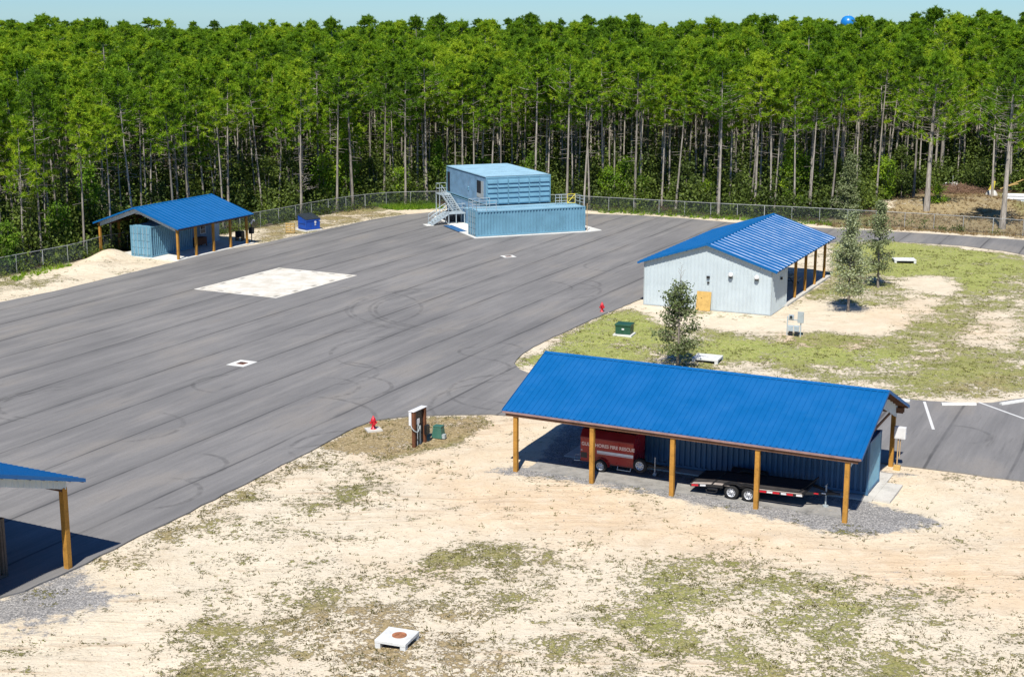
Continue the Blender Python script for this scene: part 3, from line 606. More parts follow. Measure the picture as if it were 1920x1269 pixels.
# ------------------------------------------------------------------ red enclosed trailer
t = thing('enclosed_trailer', 'red enclosed fire rescue trailer with a white stripe parked under the open shed', 'trailer', (*LB(2.72, 1.78), 0), -26.72)
b = MB(); b.prismx([(0,.48),(1.55,.48),(1.55,1.66),(1.28,2.02),(.27,2.02),(0,1.66)], 0, 2.85); b.build('body', M['red'], t, bevel=.02)
b = MB(); b.box(-.006, 2.856, -.006, 1.556, .44, .50); b.prismx([(.0,1.655),(-.014,1.63),(-.014,1.70),(.27,2.045),(1.28,2.045),(1.564,1.70),(1.564,1.63),(1.55,1.655),(1.27,2.027),(.28,2.027)], -.008, 2.858)
b.build('trim', paint('dark_red_trim', (.22,.01,.015), .4), t)
b = MB(); b.box(.9, 2.84, -.006, -.001, .97, 1.09); b.box(.9, 2.84, -.006, -.001, .925, .952); b.build('stripe', M['white'], t)
b = MB(); b.box(.03, .36, -.008, -.001, .62, .9); b.build('side_vent', M['black'], t)
text(t, 'GULF SHORES FIRE RESCUE', .235, (.06, -.004, 1.27), (R_(90), 0, 0), paint('cream_letters', (.95,.70,.60), .5), ext=.003, bold=.008)
w = wheel(t, 1.12, -.02, .33, .33, .2)
w = wheel(t, 1.12, 1.57, .33, .33, .2, out=1)
for yy in (-.13, 1.46):
    b = MB(); pts = [(1.12+.44*math.cos(a), .33+.42*math.sin(a)) for a in [math.pi*k/8 for k in range(9)]]
    for (xa, za), (xb, zb) in zip(pts, pts[1:]):
        b.add([(xa,yy,za),(xb,yy,zb),(xb,yy+.24,zb),(xa,yy+.24,za),(xa,yy,za-.02),(xb,yy,zb-.02),(xb,yy+.24,zb-.02),(xa,yy+.24,za-.02)], [(0,3,2,1),(4,5,6,7),(0,1,5,4),(2,3,7,6)])
    b.build('fender', M['red'], t)
b = MB(); b.beam((2.85,.3,.44), (4.2,.78,.44), .06, .09); b.beam((2.85,1.25,.44), (4.2,.78,.44), .06, .09); b.tube((4.2,.78,.44), (4.42,.78,.46), .05, 8); b.box(0, 2.85, .2, .26, .36, .44); b.box(0, 2.85, 1.3, 1.36, .36, .44)
b.build('tow_frame', M['black'], t)
b = MB(); b.tube((3.75,.62,.06), (3.75,.62,.95), .035, 8); b.tube((3.75,.55,.09), (3.75,.69,.09), .09, 12); b.build('jockey_wheel', M['rim'], t)
b = MB(); b.path([(2.05,-.05,.44),(2.05,-.14,.30),(2.75,-.14,.30),(2.75,-.05,.44)], .018); b.build('side_step', M['rail'], t)
b = MB(); b.path([(0,-.02,.46),(-.28,-.1,.46),(-.42,.35,.60),(-.05,.5,.62)], .025); b.build('rear_bar', M['rail'], t)
b = MB(); b.box(-.01, -.001, .05, .10, .8, 1.0); b.box(.02, .12, -.012, -.001, 1.0, 1.03); b.build('rear_lamp', M['white'], t)
wheel(t, 3.20, .05, .62, .36, .20, name='spare_wheel')
b = MB(); b.tube((3.2,.12,.62), (3.2,.40,.50), .03, 8); b.build('spare_wheel_bracket', M['black'], t)
# ------------------------------------------------------------------ flatbed trailer
t = thing('flatbed_trailer', 'black twin axle flatbed car trailer with red and white reflective tape', 'trailer', (*LB(8.95, .62), 0), -26.72)
def dz(x): return .50+(x/1.1)*.12 if x < 1.1 else .62+(x-1.1)*.035
b = MB()
for i in range(7):
    y0 = .30+i*.262
    for xa, xb in ((.02,1.04),(1.14,5.4)): b.add([(xa,y0,dz(xa)+.01),(xb,y0,dz(xb)+.01),(xb,y0+.25,dz(xb)+.01),(xa,y0+.25,dz(xa)+.01),(xa,y0,dz(xa)-.03),(xb,y0,dz(xb)-.03),(xb,y0+.25,dz(xb)-.03),(xa,y0+.25,dz(xa)-.03)], [(0,1,2,3),(0,4,5,1),(3,2,6,7),(1,5,6,2),(0,3,7,4)])
b.build('deck', M['deck'], t)
b = MB()
for y in (.02, 2.30):
    for xa, xb in ((0,1.1),(1.1,1.62),(3.25,5.42)): b.beam((xa,y,dz(xa)-.06), (xb,y,dz(xb)-.06), .07, .13)
for y in (.28, 2.12): b.beam((1.1,y,dz(1.1)-.07), (5.42,y,dz(5.42)-.07), .07, .14); b.beam((0,y,dz(0)-.07), (1.1,y,dz(1.1)-.07), .07, .14)
for x in (.03, 1.09, 5.42): b.beam((x,.02,dz(x)-.03), (x,2.30,dz(x)-.03), .09, .10)
b.beam((5.42,.45,.70), (6.65,1.16,.66), .07, .12); b.beam((5.42,1.87,.70), (6.65,1.16,.66), .07, .12); b.tube((6.6,1.16,.66), (6.9,1.16,.66), .055, 8)
b.beam((5.2,.35,.78), (5.6,2.1,1.02), .06, .05)
b.build('frame', M['black'], t)
b = MB(); b.add([(.02,-.02,dz(0)+.012),(1.05,-.02,dz(1.05)+.012),(1.05,.28,dz(1.05)+.012),(.02,.28,dz(0)+.012)], [(0,1,2,3)]); b.add([(1.14,-.02,dz(1.14)+.012),(1.95,-.02,dz(1.95)+.012),(1.95,.28,dz(1.95)+.012),(1.14,.28,dz(1.14)+.012)], [(0,1,2,3)]); b.add([(3.3,-.02,dz(3.3)+.012),(5.42,-.02,dz(5.42)+.012),(5.42,.12,dz(5.42)+.012),(3.3,.12,dz(3.3)+.012)], [(0,1,2,3)])
b.build('deck_edge', paint('worn_aluminium_edge', (.48,.42,.38), .5, .15, 4), t)
rd, wh = [], []
for x, k in ((.08,0),(.5,1),(3.4,0),(3.75,1),(4.02,0),(4.42,1),(4.66,0),(5.14,1)):
    (wh if k else rd).append(MB().add([(x,-.022,dz(x)-.10),(x+(.28 if k else .33),-.022,dz(x+.3)-.10),(x+(.28 if k else .33),-.022,dz(x+.3)-.01),(x,-.022,dz(x)-.01)], [(0,1,2,3)]))
for q in rd: q.build('red_reflector', M['hyd'], t)
for q in wh: q.build('white_reflector', M['white'], t)
b = MB(); b.box(5.75, 6.0, .62, .66, .68, .73); b.build('tongue_reflector', M['hyd'], t); b = MB(); b.box(6.1, 6.3, .80, .84, .68, .73); b.build('tongue_reflector', M['white'], t)
for x in (2.02, 2.86):
    for y, o in ((.12, -1), (2.2, 1)): wheel(t, x, y, .345, .345, .21, out=o)
for y in (-.03, 2.06):
    b = MB(); pts = [(1.52,.45),(1.62,.70),(1.85,.80),(2.25,.82),(2.44,.76),(2.62,.82),(3.0,.80),(3.22,.68),(3.34,.45)]
    for (xa, za), (xb, zb) in zip(pts, pts[1:]): b.add([(xa,y,za),(xb,y,zb),(xb,y+.30,zb),(xa,y+.30,za),(xa,y,za-.035),(xb,y,zb-.035),(xb,y+.30,zb-.035),(xa,y+.30,za-.035)], [(0,3,2,1),(4,5,6,7),(0,1,5,4),(2,3,7,6)])
    b.build('fender', M['black'], t)
b = MB(); b.tube((.85,.12,.38), (1.35,.12,.40), .09, 10); b.path([(.8,-.02,.36),(.85,-.06,.24),(1.3,-.06,.26),(1.35,-.02,.38)], .018); b.build('stabiliser_jack', M['black'], t)
b = MB(); b.tube((6.25,1.05,.08), (6.25,1.05,1.05), .04, 8); b.tube((6.25,1.05,.0), (6.25,1.05,.08), .14, 12); b.tube((6.25,.85,1.06), (6.25,1.25,1.06), .02, 6); b.build('tongue_jack', M['grey'], t)
t = thing('tarp_bundle', 'low black tarpaulin bundle against the container behind the flatbed', 'tarpaulin', (*LB(11.0, 3.42), .05), -26.72)
b = MB(); b.prismx([(-.35,0),(.35,0),(.33,.35),(.18,.62),(-.05,.70),(-.25,.5)], -.9, .9); b.build('cover', M['mat_blk'] if False else M['black'], t, bevel=.08)
# ================================================================== white walled shed
t = thing('walled_shed', 'pale grey walled shed with shiny ribbed blue roof and open rear bay', 'shed', (10.36,111.98,0), -25.10)
gable_roof(t, 'y', -.35, 18.96, -.45, 10.68, 3.42, 5.20, per=.88, prof=[(0,0),(.50,0),(.54,.046),(.90,.046),(.945,0)], m=M['roof_glossy'])
sm, gg = 5.115, (5.20-3.42)/5.565; top = lambda s: 5.20-abs(s-sm)*gg-.09
b = MB(); ribwall(b, lambda s, d, z: (s, -d, z), 0, 10.23, lambda s: .02, top, RIB, .30, (sm,)); ribwall(b, lambda s, d, z: (s, .08, z), 0, 10.23, lambda s: .02, top, [(0,0)], .6, (sm,)); b.build('front_wall', M['siding'], t)
b = MB(); ribwall(b, lambda s, d, z: (10.23+d, s, z), .0, 4.5, lambda s: .02, lambda s: 3.48, RIB, .30); b.build('side_wall', M['siding'], t)
b = MB(); ribwall(b, lambda s, d, z: (-d, s, z), .0, 4.5, lambda s: .02, lambda s: 3.48, RIB, .30); b.build('side_wall', M['siding'], t)
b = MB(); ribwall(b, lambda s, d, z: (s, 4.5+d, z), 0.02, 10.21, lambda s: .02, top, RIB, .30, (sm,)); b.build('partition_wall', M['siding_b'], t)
gable_strip(t, 'y', 18.6, 1, 0, 10.23, 3.42+gg*.45, 5.20, .6, M['siding'])
b = MB()
for x in (-.02, 10.19): b.box(x, x+.06, -.035, -.025, .02, 3.46); 
b.box(-.02, 10.25, -.04, -.026, .0, .07); b.build('corner_trim', M['grey'], t)
for y in (7.3, 10.6, 13.9, 17.3):
    for x in (.05, 10.18): post(t, x, y, .05, 3.42, .2)
b = MB(); b.box(.0, .1, 4.6, 18.5, 3.14, 3.40); b.box(10.13, 10.23, 4.6, 18.5, 3.14, 3.40); b.build('header_beam', M['wood_dark'], t)
LW = lambda x, y: (10.36+x*math.cos(R_(-25.1))-y*math.sin(R_(-25.1)), 111.98+x*math.sin(R_(-25.1))+y*math.cos(R_(-25.1)))
slab('concrete_floor', rect((10.36,111.98), -25.1, .02, 10.45, 4.0, 18.8), -.1, .13, M['conc'])
for x, z in ((7.03, 2.92), (9.07, 2.87)):
    b = MB(); b.lathe([(.02,.2),(.11,.17),(.17,.08),(.19,-.02),(.19,-.12),(.02,-.12)], 14, (x, -.16, z)); b.box(x-.07, x+.07, -.14, .0, z-.1, z+.06); o = b.build('vent_hood', M['white'], t)
    b = MB(); b.box(x-.1, x+.1, -.26, -.05, z-.24, z-.125); b.build('vent_mouth', M['dark'], o)
b = MB(); b.box(5.12, 5.36, -.15, -.03, 2.50, 2.68); b.build('wall_lamp', M['black'], t); b = MB(); b.box(5.16, 5.34, -.12, -.03, 2.12, 2.24); b.build('wall_socket', M['black'], t)
b = MB(); b.box(10.26, 10.40, 2.28, 2.48, 2.40, 2.60); b.build('wall_lamp', M['black'], t)
t = thing('plywood_board', 'yellow plywood sheet leaning on the pale shed wall behind the small lawn tree', 'board', (*LW(4.40, -.12), 0), -25.1)
b = MB(); b.add([(0,-.28,0),(1.15,-.28,0),(1.15,0,1.45),(0,0,1.45),(0,-.25,0),(1.15,-.25,0),(1.15,.02,1.46),(0,.02,1.46)], [(0,1,2,3),(7,6,5,4),(0,4,5,1),(1,5,6,2),(2,6,7,3),(3,7,4,0)]); b.build('sheet', M['plywood'], t)
t = thing('picnic_table', 'dark picnic table in the shaded bay of the pale shed', 'table', (*LW(8.2, 13.0), .13), -25.1)
b = MB(); b.box(-.4,.4,-.95,.95,.71,.75); b.build('table_top', M['grey'], t)
for s in (-1, 1): b = MB(); b.box(s*.75-.13,s*.75+.13,-.95,.95,.42,.46); b.build('seat', M['grey'], t)
for s in (-1, 1): b = MB(); b.beam((-.75,s*.6,.0),(-.2,s*.6,.72),.05,.05); b.beam((.75,s*.6,0),(.2,s*.6,.72),.05,.05); b.beam((-.8,s*.6,.4),(.8,s*.6,.4),.05,.05); b.build('leg', M['black'], t)
# ================================================================== left open shed
t = thing('pavilion', 'low timber post pavilion with blue roof beside the forest fence at the left', 'shed', (-30.91,132.67,0), -25.52)
gable_roof(t, 'y', -.41, 11.35, -9.59, .43, 3.0, 4.71, per=.61, prof=[(0,0),(.80,0),(.83,.02),(.92,.02),(.95,0)])
for i in range(5):
    for x in (0, -9.16): post(t, x, i*2.68, -.1, 2.95, .2)
gl = (4.71-3.0)/5.01
gable_strip(t, 'y', -.06, -1, -9.2, .04, 3.0+gl*.39, 4.71, .42, M['siding']); gable_strip(t, 'y', 10.95, 1, -9.2, .04, 3.0+gl*.39, 4.71, .42, M['siding'])
b = MB(); b.box(-.12, .0, -.1, 10.9, 2.72, 2.94); b.box(-9.16, -9.04, -.1, 10.9, 2.72, 2.94); b.build('header_beam', M['wood_dark'], t)
b = MB(); b.prism([(-5.35,3.92),(-3.75,3.92),(-4.55,4.38)], .62, .66); b.build('gable_panel', M['white'], t)
b = MB(); ribwall(b, lambda s, d, z: (-3.6+d, s, z), 6.6, 11.1, lambda s: .08, lambda s: 3.6, RIB, .3); ribwall(b, lambda s, d, z: (-8.9-d, s, z), 6.6, 11.1, lambda s: .08, lambda s: 3.1, RIB, .3)
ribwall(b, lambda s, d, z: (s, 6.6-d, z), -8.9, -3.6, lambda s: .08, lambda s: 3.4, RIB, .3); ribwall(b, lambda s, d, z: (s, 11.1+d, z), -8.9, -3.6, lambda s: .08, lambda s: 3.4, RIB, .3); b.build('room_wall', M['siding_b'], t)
b = MB(); b.box(-3.575,-3.52, 7.95, 8.02, 1.15, 2.05); b.box(-3.575,-3.52, 8.73, 8.80, 1.15, 2.05); b.box(-3.575,-3.52, 8.02, 8.73, 1.98, 2.05); b.box(-3.575,-3.52, 8.02, 8.73, 1.15, 1.22); b.box(-3.575,-3.53, 8.02, 8.73, 1.58, 1.62); o = b.build('window', M['white'], t)
b = MB(); b.box(-3.574,-3.545, 8.02, 8.73, 1.22, 1.98); b.build('pane', M['glass'], o)
b = MB(); b.box(-3.575,-3.53, 10.1, 10.95, .1, 2.15); o = b.build('door', M['siding'], t); b = MB(); b.tube((-3.53,10.2,1.05),(-3.46,10.2,1.05),.03,8); b.build('handle', M['rail'], o)
LL = lambda x, y: (-30.91+x*math.cos(R_(-25.52))-y*math.sin(R_(-25.52)), 132.67+x*math.sin(R_(-25.52))+y*math.cos(R_(-25.52)))
slab('concrete_floor', rect((-30.91,132.67), -25.52, -7.3, .28, -.35, 11.6), -.15, .085, M['conc_white'])
t = thing('shipping_container', 'sky blue container with double doors facing out under the left pavilion', 'container', (-33.60,133.67,.07), 64.4, 'shipping containers')
container_parts(t, 6.06, 2.88, doors='x0')
t = thing('workbench', 'reddish brown timber workbench in the shade of the left pavilion', 'workbench', (*LL(-3.1, 7.1), .085), -25.52)
b = MB(); b.box(-.35,.35,-.85,.85,.82,.88); b.build('bench_top', M['wood_brown'], t)
b = MB(); b.box(-.33,.33,-.83,.83,.2,.25); b.box(.3,.33,-.83,.83,.25,.8); b.build('shelf', M['wood_brown'], t)
for x in (-.3,.3):
    for y in (-.8,.8): b = MB(); b.box(x-.04,x+.04,y-.04,y+.04,0,.82); b.build('leg', M['wood_brown'], t)
t = thing('barbecue_grill', 'small black box grill standing in the shade at the back of the left pavilion', 'grill', (*LL(-2.2, 12.6), .0), -25.52)
b = MB(); b.box(-.4,.4,-.3,.3,.35,.95); b.build('body', M['black'], t, bevel=.05)
for x in (-.35,.35): b = MB(); b.box(x-.04,x+.04,-.28,.28,0,.35); b.build('leg', M['black'], t)
t = thing('basketball_hoop', 'dark stand with a curved white hood next to the pavilion corner post', 'stand', (*LL(-.35, 12.0), 0), -25.52)
b = MB(); b.tube((0,0,0),(0,0,1.9),.05,8); b.box(-.2,.2,-.2,.2,.9,1.5); b.build('stand_post', M['black'], t)
b = MB(); b.path([(.0,.0,1.9),(.1,0,2.15),(.25,0,2.25),(.42,0,2.2)], .09, 8); b.build('hood', M['white'], t)
t.name = 'equipment_stand'
t = thing('propane_tank', 'grey gas bottle by the second post of the left pavilion', 'gas bottle', (*LL(-.35, 3.0), .085), 0)
b = MB(); b.lathe([(.001,0),(.13,.0),(.15,.05),(.15,.42),(.12,.5),(.05,.54)], 14); b.build('bottle', M['grey'], t); b = MB(); b.tube((0,0,.53),(0,0,.64),.06,8); b.build('valve', M['rust'], t)
# ================================================================== foreground left shed
t = thing('corner_shed', 'blue roofed shed at the lower left edge showing one timber corner post', 'shed', (-18.2,56.0,0), -27.27)
gable_roof(t, 'x', -14, .66, -9.4, .60, 3.78, 5.40, per=.305)
gable_strip(t, 'x', .10, 1, -8.9, .10, 3.78+.324*.5, 5.40, .42, M['siding'], sh=.12)
for x, y in ((0,0),(-4.13,0),(-8.26,0),(0,-8.8),(-4.13,-8.8)): post(t, x, y, -.1, 3.5, .24)
b = MB(); b.box(-14, .08, -.13, -.08, 3.35, 3.62); b.build('header_beam', M['wood_dark'], t)
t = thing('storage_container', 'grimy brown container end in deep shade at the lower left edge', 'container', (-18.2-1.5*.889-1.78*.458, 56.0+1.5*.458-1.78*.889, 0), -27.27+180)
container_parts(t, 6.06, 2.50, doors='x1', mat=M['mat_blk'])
# ================================================================== container training tower
t = thing('training_tower', 'two storey fire training building of stacked sky blue containers with outside stairs', 'building', (-3.66,146.71,0), 21.55)
T = t
slab('concrete_pad', [( -3.66+x*math.cos(R_(21.55))-y*math.sin(R_(21.55)), 146.71+x*math.sin(R_(21.55))+y*math.cos(R_(21.55))) for x, y in ((-.35,-.45),(12.6,-.42),(14.1,.0),(14.0,2.6),(12.6,16.8),(1.0,16.8),(.4,9.4),(-.3,9.0))], -.1, .10, M['conc_white'])
e = bpy.data.objects.new('front_container', None); COL.objects.link(e); e.parent = t; e.location = (0, 0, .09)
def box_module(parent, x0, x1, y0, y1, z0, z1, nend, wall_m, name):
    """containers side by side with flat side walls and door ends towards -y"""
    o = MB()
    o.box(x0+.04, x1-.04, y0+.06, y1, z0+.03, z1-.02); body = o.build(name, wall_m, parent)
    f = MB()
    for x in (x0, x1-.09): f.box(x, x+.09, y0, y0+.1, z0, z1); f.box(x, x+.09, y1-.09, y1+.01, z0, z1)
    f.box(x0+.09, x1-.09, y0+.01, y0+.09, z0, z0+.13); f.box(x0+.09, x1-.09, y0+.01, y0+.09, z1-.13, z1)
    for x in (x0, x1-.07): f.box(x+.005, x+.065, y0+.1, y1-.09, z0, z0+.10); f.box(x+.005, x+.065, y0+.1, y1-.09, z1-.09, z1+.005)
    w = (x1-x0)/nend
    for i in range(1, nend): f.box(x0+i*w-.06, x0+i*w+.06, y0, y0+.08, z0+.13, z1-.13)
    f.build('frame', M['cblue'], body)
    for i in range(nend*2):
        d = MB(); a = x0+.10+i*(x1-x0-.2)/(nend*2)+.04; c = a+(x1-x0-.2)/(nend*2)-.08
        d.box(a, c, y0+.035, y0+.06, z0+.15, z1-.15); H = z1-z0-.3
        for lo, hi in ((.0,.16),(.23,.36),(.43,.57),(.64,.73),(.80,.93)): d.prismx([(y0+.035, z0+.15+lo*H), (y0-.12, z0+.15+lo*H+.01), (y0-.09, z0+.15+hi*H-.05), (y0+.035, z0+.15+hi*H)], a+.03, c-.03)
        d.build('door', M['cblue'], body)
    return body
low = box_module(t, 2.45, 9.77, 3.75, 16.3, .10, 2.70, 3, M['cblue_pale'], 'lower_storey')
up = box_module(t, 2.45, 9.77, 3.70, 16.3, 2.82, 5.72, 3, M['cblue_pale'], 'upper_storey')
b = MB(); b.box(2.42, 9.80, 3.72, 16.33, 5.722, 5.745); ribwall(b, lambda u, d, x: (x, u, 5.79+d*.5), 3.78, 16.25, lambda u: 2.50, lambda u: 9.72, COR, .28); b.build('roof', M['croof'], t)
b = MB(); b.box(2.475, 2.482, 5.25, 6.55, 3.83, 5.17); w_ = b.build('window', M['dark'], t)
b = MB(); b.box(2.462,2.488,4.55,5.25,3.35,5.2); b.box(2.462,2.488,5.25,6.55,3.40,3.83); b.build('shutter', M['grey'], w_)
b = MB(); b.box(2.475, 2.483, 15.25, 16.15, 2.95, 5.15); b.build('doorway', M['dark'], t)
b = MB(); b.tube((2.40,9.2,4.1),(2.48,9.2,4.1),.12,8); b.box(2.42,2.48,9.1,9.3,3.8,4.0); b.build('wall_fitting', M['cblue'], t)
b = MB(); b.box(0.0, 12.19, 2.45, 3.72, 2.56, 2.70); b.build('walkway_deck', M['croof'], t)
container_parts(e, 12.19, 2.59, doors='x0', roofm=M['croof'], per=.335)
for ch in e.children: pass
# depth: keep door bars at thing > part > sub-part
for ch in list(e.children):
    for g in list(ch.children):
        g.parent = e
def rail_run(parent, pts, h=1.05, mid=(.38,.72), r=.028, m=None, name='railing', n=1.5, skip=False):
    b = MB()
    for a, c in zip(pts, pts[1:]):
        a = Vector(a); c = Vector(c); L = (c-a).length; k = max(1, round(L/n))
        for q in (*mid, h): b.tube(a+Vector((0,0,q)), c+Vector((0,0,q)), r, 6)
        for i in range(k+1): p = a+(c-a)*(i/k); b.tube(p, p+Vector((0,0,h)), r*1.1, 6)
    return b.build(name, m or M['rail'], parent)
zt = 2.69
rail_run(t, [(2.4,2.5,zt),(.06,2.42,zt),(.06,.06,zt),(2.2,.06,zt)], n=1.2)
rail_run(t, [(9.85,2.5,zt),(11.2,2.45,zt)], n=.9); rail_run(t, [(12.1,2.42,zt),(12.1,.06,zt)], n=1.2)
b = MB(); b.path([(11.2,2.44,zt+.1),(11.2,2.44,zt+1.05),(12.08,2.44,zt+1.05),(12.08,2.44,zt+.1),(11.2,2.44,zt+.1),(12.08,2.44,zt+1.05)], .04); b.path([(11.2,2.44,zt+.6),(12.08,2.44,zt+.6)], .03); b.build('gate', M['yellow'], t)
b = MB(); b.tube((12.36,-.08,.05), (12.36,-.08,3.0), .035, 8); b.build('standpipe', M['tan'], t)
# stairs
st = MB(); st.beam((-1.55,9.95,.08),(.45,9.95,1.24),.06,.24); st.beam((-1.55,11.0,.08),(.45,11.0,1.24),.06,.24)
st.beam((1.40,11.15,1.24),(1.40,15.0,2.74),.06,.24); st.beam((2.32,11.15,1.24),(2.32,15.0,2.74),.06,.24); st.build('stair_stringer', M['rail'], t)
for i in range(7): b = MB(); f = (i+.6)/7; x = -1.55+2.0*f; b.box(x-.02, x+.24, 9.98, 10.97, .06+1.16*f, .10+1.16*f); b.build('stair_tread', M['rail'], t)
for i in range(9): b = MB(); f = (i+.5)/9; y = 11.15+3.85*f; b.box(1.43, 2.29, y-.02, y+.25, 1.22+1.5*f, 1.26+1.5*f); b.build('stair_tread', M['rail'], t)
b = MB(); b.box(.42, 2.40, 9.92, 11.15, 1.16, 1.30); b.build('stair_landing', M['rail'], t)
b = MB(); b.box(1.15, 2.44, 15.0, 16.35, 2.66, 2.80); b.build('stair_landing', M['rail'], t)
b = MB()
for x, y, z in ((.5,10.0,1.2),(1.35,10.0,1.2),(2.32,10.0,1.2),(.5,11.1,1.2),(2.32,11.1,1.2),(1.2,15.1,2.7),(1.2,16.3,2.7)): b.tube((x,y,.08),(x,y,z),.05,6)
b.build('stair_post', M['rail'], t)
def slope_rail(p, q, n=3):
    b = MB(); p = Vector(p); q = Vector(q)
    for h in (.5, .95): b.tube(p+Vector((0,0,h)), q+Vector((0,0,h)), .03, 6)
    for i in range(n+1): c = p+(q-p)*(i/n); b.tube(c, c+Vector((0,0,.95)), .03, 6)
    b.build('handrail', M['rail'], t)
slope_rail((-1.5,9.95,.15),(.45,9.95,1.3)); slope_rail((-1.5,11.0,.15),(.45,11.0,1.3)); slope_rail((1.40,11.15,1.3),(1.40,15.0,2.8), 4)
rail_run(t, [(1.35,9.95,1.3),(2.36,9.95,1.3),(2.36,10.9,1.3)], h=.95, mid=(.5,), n=1); rail_run(t, [(1.2,15.05,2.8),(1.2,16.3,2.8),(2.4,16.3,2.8)], h=1.05, mid=(.5,), n=1.2)
b = MB(); b.box(1.0,2.3,11.5,13.6,.1,1.1); b.build('under_stair_shadow', M['dark'], t)  # dark block that paints in the shadow beneath the stairs
c_, s_ = math.cos(R_(21.55)), math.sin(R_(21.55)); TT = lambda x, y: (-3.66+x*c_-y*s_, 146.71+x*s_+y*c_)
slab('concrete_step', [TT(*q) for q in ((-2.1,9.75),(-1.3,9.75),(-1.3,11.2),(-2.1,11.2))], -.1, .07, M['conc_white'])
b = MB(); b.box(-.45, .5, 4.2, 9.1, .10, .125); o = b.build('reflection_patch', M['reflection_blue']); o.location = (-3.66,146.71,.0); o.rotation_euler = (0,0,R_(21.55)); tag(o, 'flat blue patch painting a shadowy reflection on the white slab left of the stacked containers', 'reflection patch')  # coloured sheet standing in for a shadow-blue reflection on the slab
# ================================================================== small things in the yard
def hydrant(loc, label):
    t = thing('fire_hydrant', label, 'hydrant', (*loc, 0), 20, 'red fire hydrants at the asphalt edge')
    b = MB(); b.lathe([(.16,0),(.16,.05),(.10,.06),(.10,.42),(.145,.44),(.145,.50),(.13,.56),(.09,.66),(.045,.70),(.045,.76),(.001,.77)], 16); b.build('barrel', M['hyd'], t)
    for p, q, r in (((0,-.08,.38),(0,-.22,.38),.075), ((-.08,0,.38),(-.19,0,.38),.055), ((.08,0,.38),(.19,0,.38),.055)):
        b = MB(); b.tube(p, q, r, 12); b.tube(q, tuple(a+(b_-a)*1.1 for a, b_ in zip(p, q)), r*1.2, 8); b.build('outlet_cap', M['hyd'], t)
    b = MB(); b.box(-.42,.42,-.38,.38,-.06,.03); b.build('base_slab', M['conc'], t); return t
hydrant((-7.6,76.6), 'red fire hydrant in the dry grass left of the wooden utility posts'); hydrant((6.9,109.0), 'red fire hydrant beyond it, by the lawn tip near the pale shed')
t = thing('utility_rack', 'pair of brown timber posts carrying a white electrical cabinet beside the yard', 'electrical rack', (-5.15,73.35,0), 62)
for x in (0, 1.05): post(t, x, 0, -.1, 1.9, .17, M['wood_brown'])
b = MB(); b.box(-.12,1.18,.09,.24,1.15,1.90); b.box(-.14,1.20,-.10,.26,1.902,1.93); o = b.build('cabinet', M['white'], t)
b = MB(); b.box(.28,.55,-.02,.08,1.15,1.42); b.build('meter_box', M['white'], t)
b = MB(); b.box(.12,.93,.02,.08,.2,1.9); b.build('dark_gap_panel', M['black'], t)  # black sheet filling the dark gap between the two posts
b = MB(); b.path([(.4,-.03,1.15),(.38,-.1,.95),(.2,-.16,.82),(0,-.2,.80),(-.16,-.12,.9),(-.2,0,1.05),(-.12,.1,1.15)], .028, 8); b.tube((.32,-.01,-.05),(.32,-.01,1.15),.03,8); b.tube((.62,-.01,-.05),(.62,-.01,1.0),.035,8); b.build('conduit', M['grey'], t)
b = MB(); b.box(.88,1.2,-.24,-.09,.45,.95); b.build('disconnect_box', M['black'], t)
t = thing('utility_pedestal', 'small faded green tapered pedestal right of the wooden utility posts', 'utility box', (-3.95,75.1,0), -22)
b = MB(); b.add([(-.30,-.25,0),(.30,-.25,0),(.30,.25,0),(-.30,.25,0),(-.23,-.19,.62),(.23,-.19,.62),(.23,.19,.62),(-.23,.19,.62)], [(0,1,5,4),(1,2,6,5),(2,3,7,6),(3,0,4,7)]); b.build('housing', M['green2'], t)
b = MB(); b.box(-.25,.25,-.21,.21,.60,.66); b.build('lid', M['green2'], t, bevel=.01); b = MB(); b.box(.28,.45,-.2,.05,0,.22); b.build('side_box', M['grey'], t)
t = thing('transformer_box', 'dark green transformer cabinet on a white pad in the lawn', 'transformer', (8.0,100.8,0), -20)
b = MB(); b.box(-.68,.68,-.62,.62,-.05,.12); b.build('pad', M['conc_white'], t); b = MB(); b.box(-.55,.55,-.45,.5,.12,.80); b.build('tank', M['green'], t, bevel=.02); b = MB(); b.box(-.59,.59,-.50,.54,.72,.86); b.build('lid', M['green'], t, bevel=.02)
b = MB(); b.box(-.08,.1,-.457,-.451,.45,.56); b.build('warning_label', M['white'], t); b = MB(); b.box(-.003,.003,-.456,-.45,.14,.7); b.build('door_seam', M['black'], t)
t = thing('meter_rack', 'grey electrical meter rack on a steel frame in the sandy patch by the pale shed', 'electrical rack', (19.6,100.9,0), -20)
for x in (0, .95): b = MB(); b.box(x-.035,x+.035,-.035,.035,-.1,1.35 if x == 0 else 1.6); b.build('post', M['rail'], t)
b = MB(); b.box(.72,1.15,-.16,-.03,.95,1.75); b.build('cabinet', M['grey'], t, bevel=.01); b = MB(); b.box(.1,.45,-.16,-.03,1.2,1.5); b.build('meter_socket', M['rail'], t); b = MB(); b.tube((.27,-.16,1.36),(.27,-.24,1.36),.1,14); b.build('meter_glass', M['glass'], t)
b = MB(); b.box(-.03,.98,-.05,.05,1.1,1.15); b.box(-.03,.98,-.05,.05,.68,.72); b.build('crossbar', M['rail'], t)
for x in (.08,.50): b = MB(); b.box(x,x+.36,-.15,-.04,.32,.68); b.build('junction_box', M['rail'], t); b = MB(); b.box(x+.04,x+.32,-.12,-.04,.10,.31); b.build('cable_glands', M['black'], t)
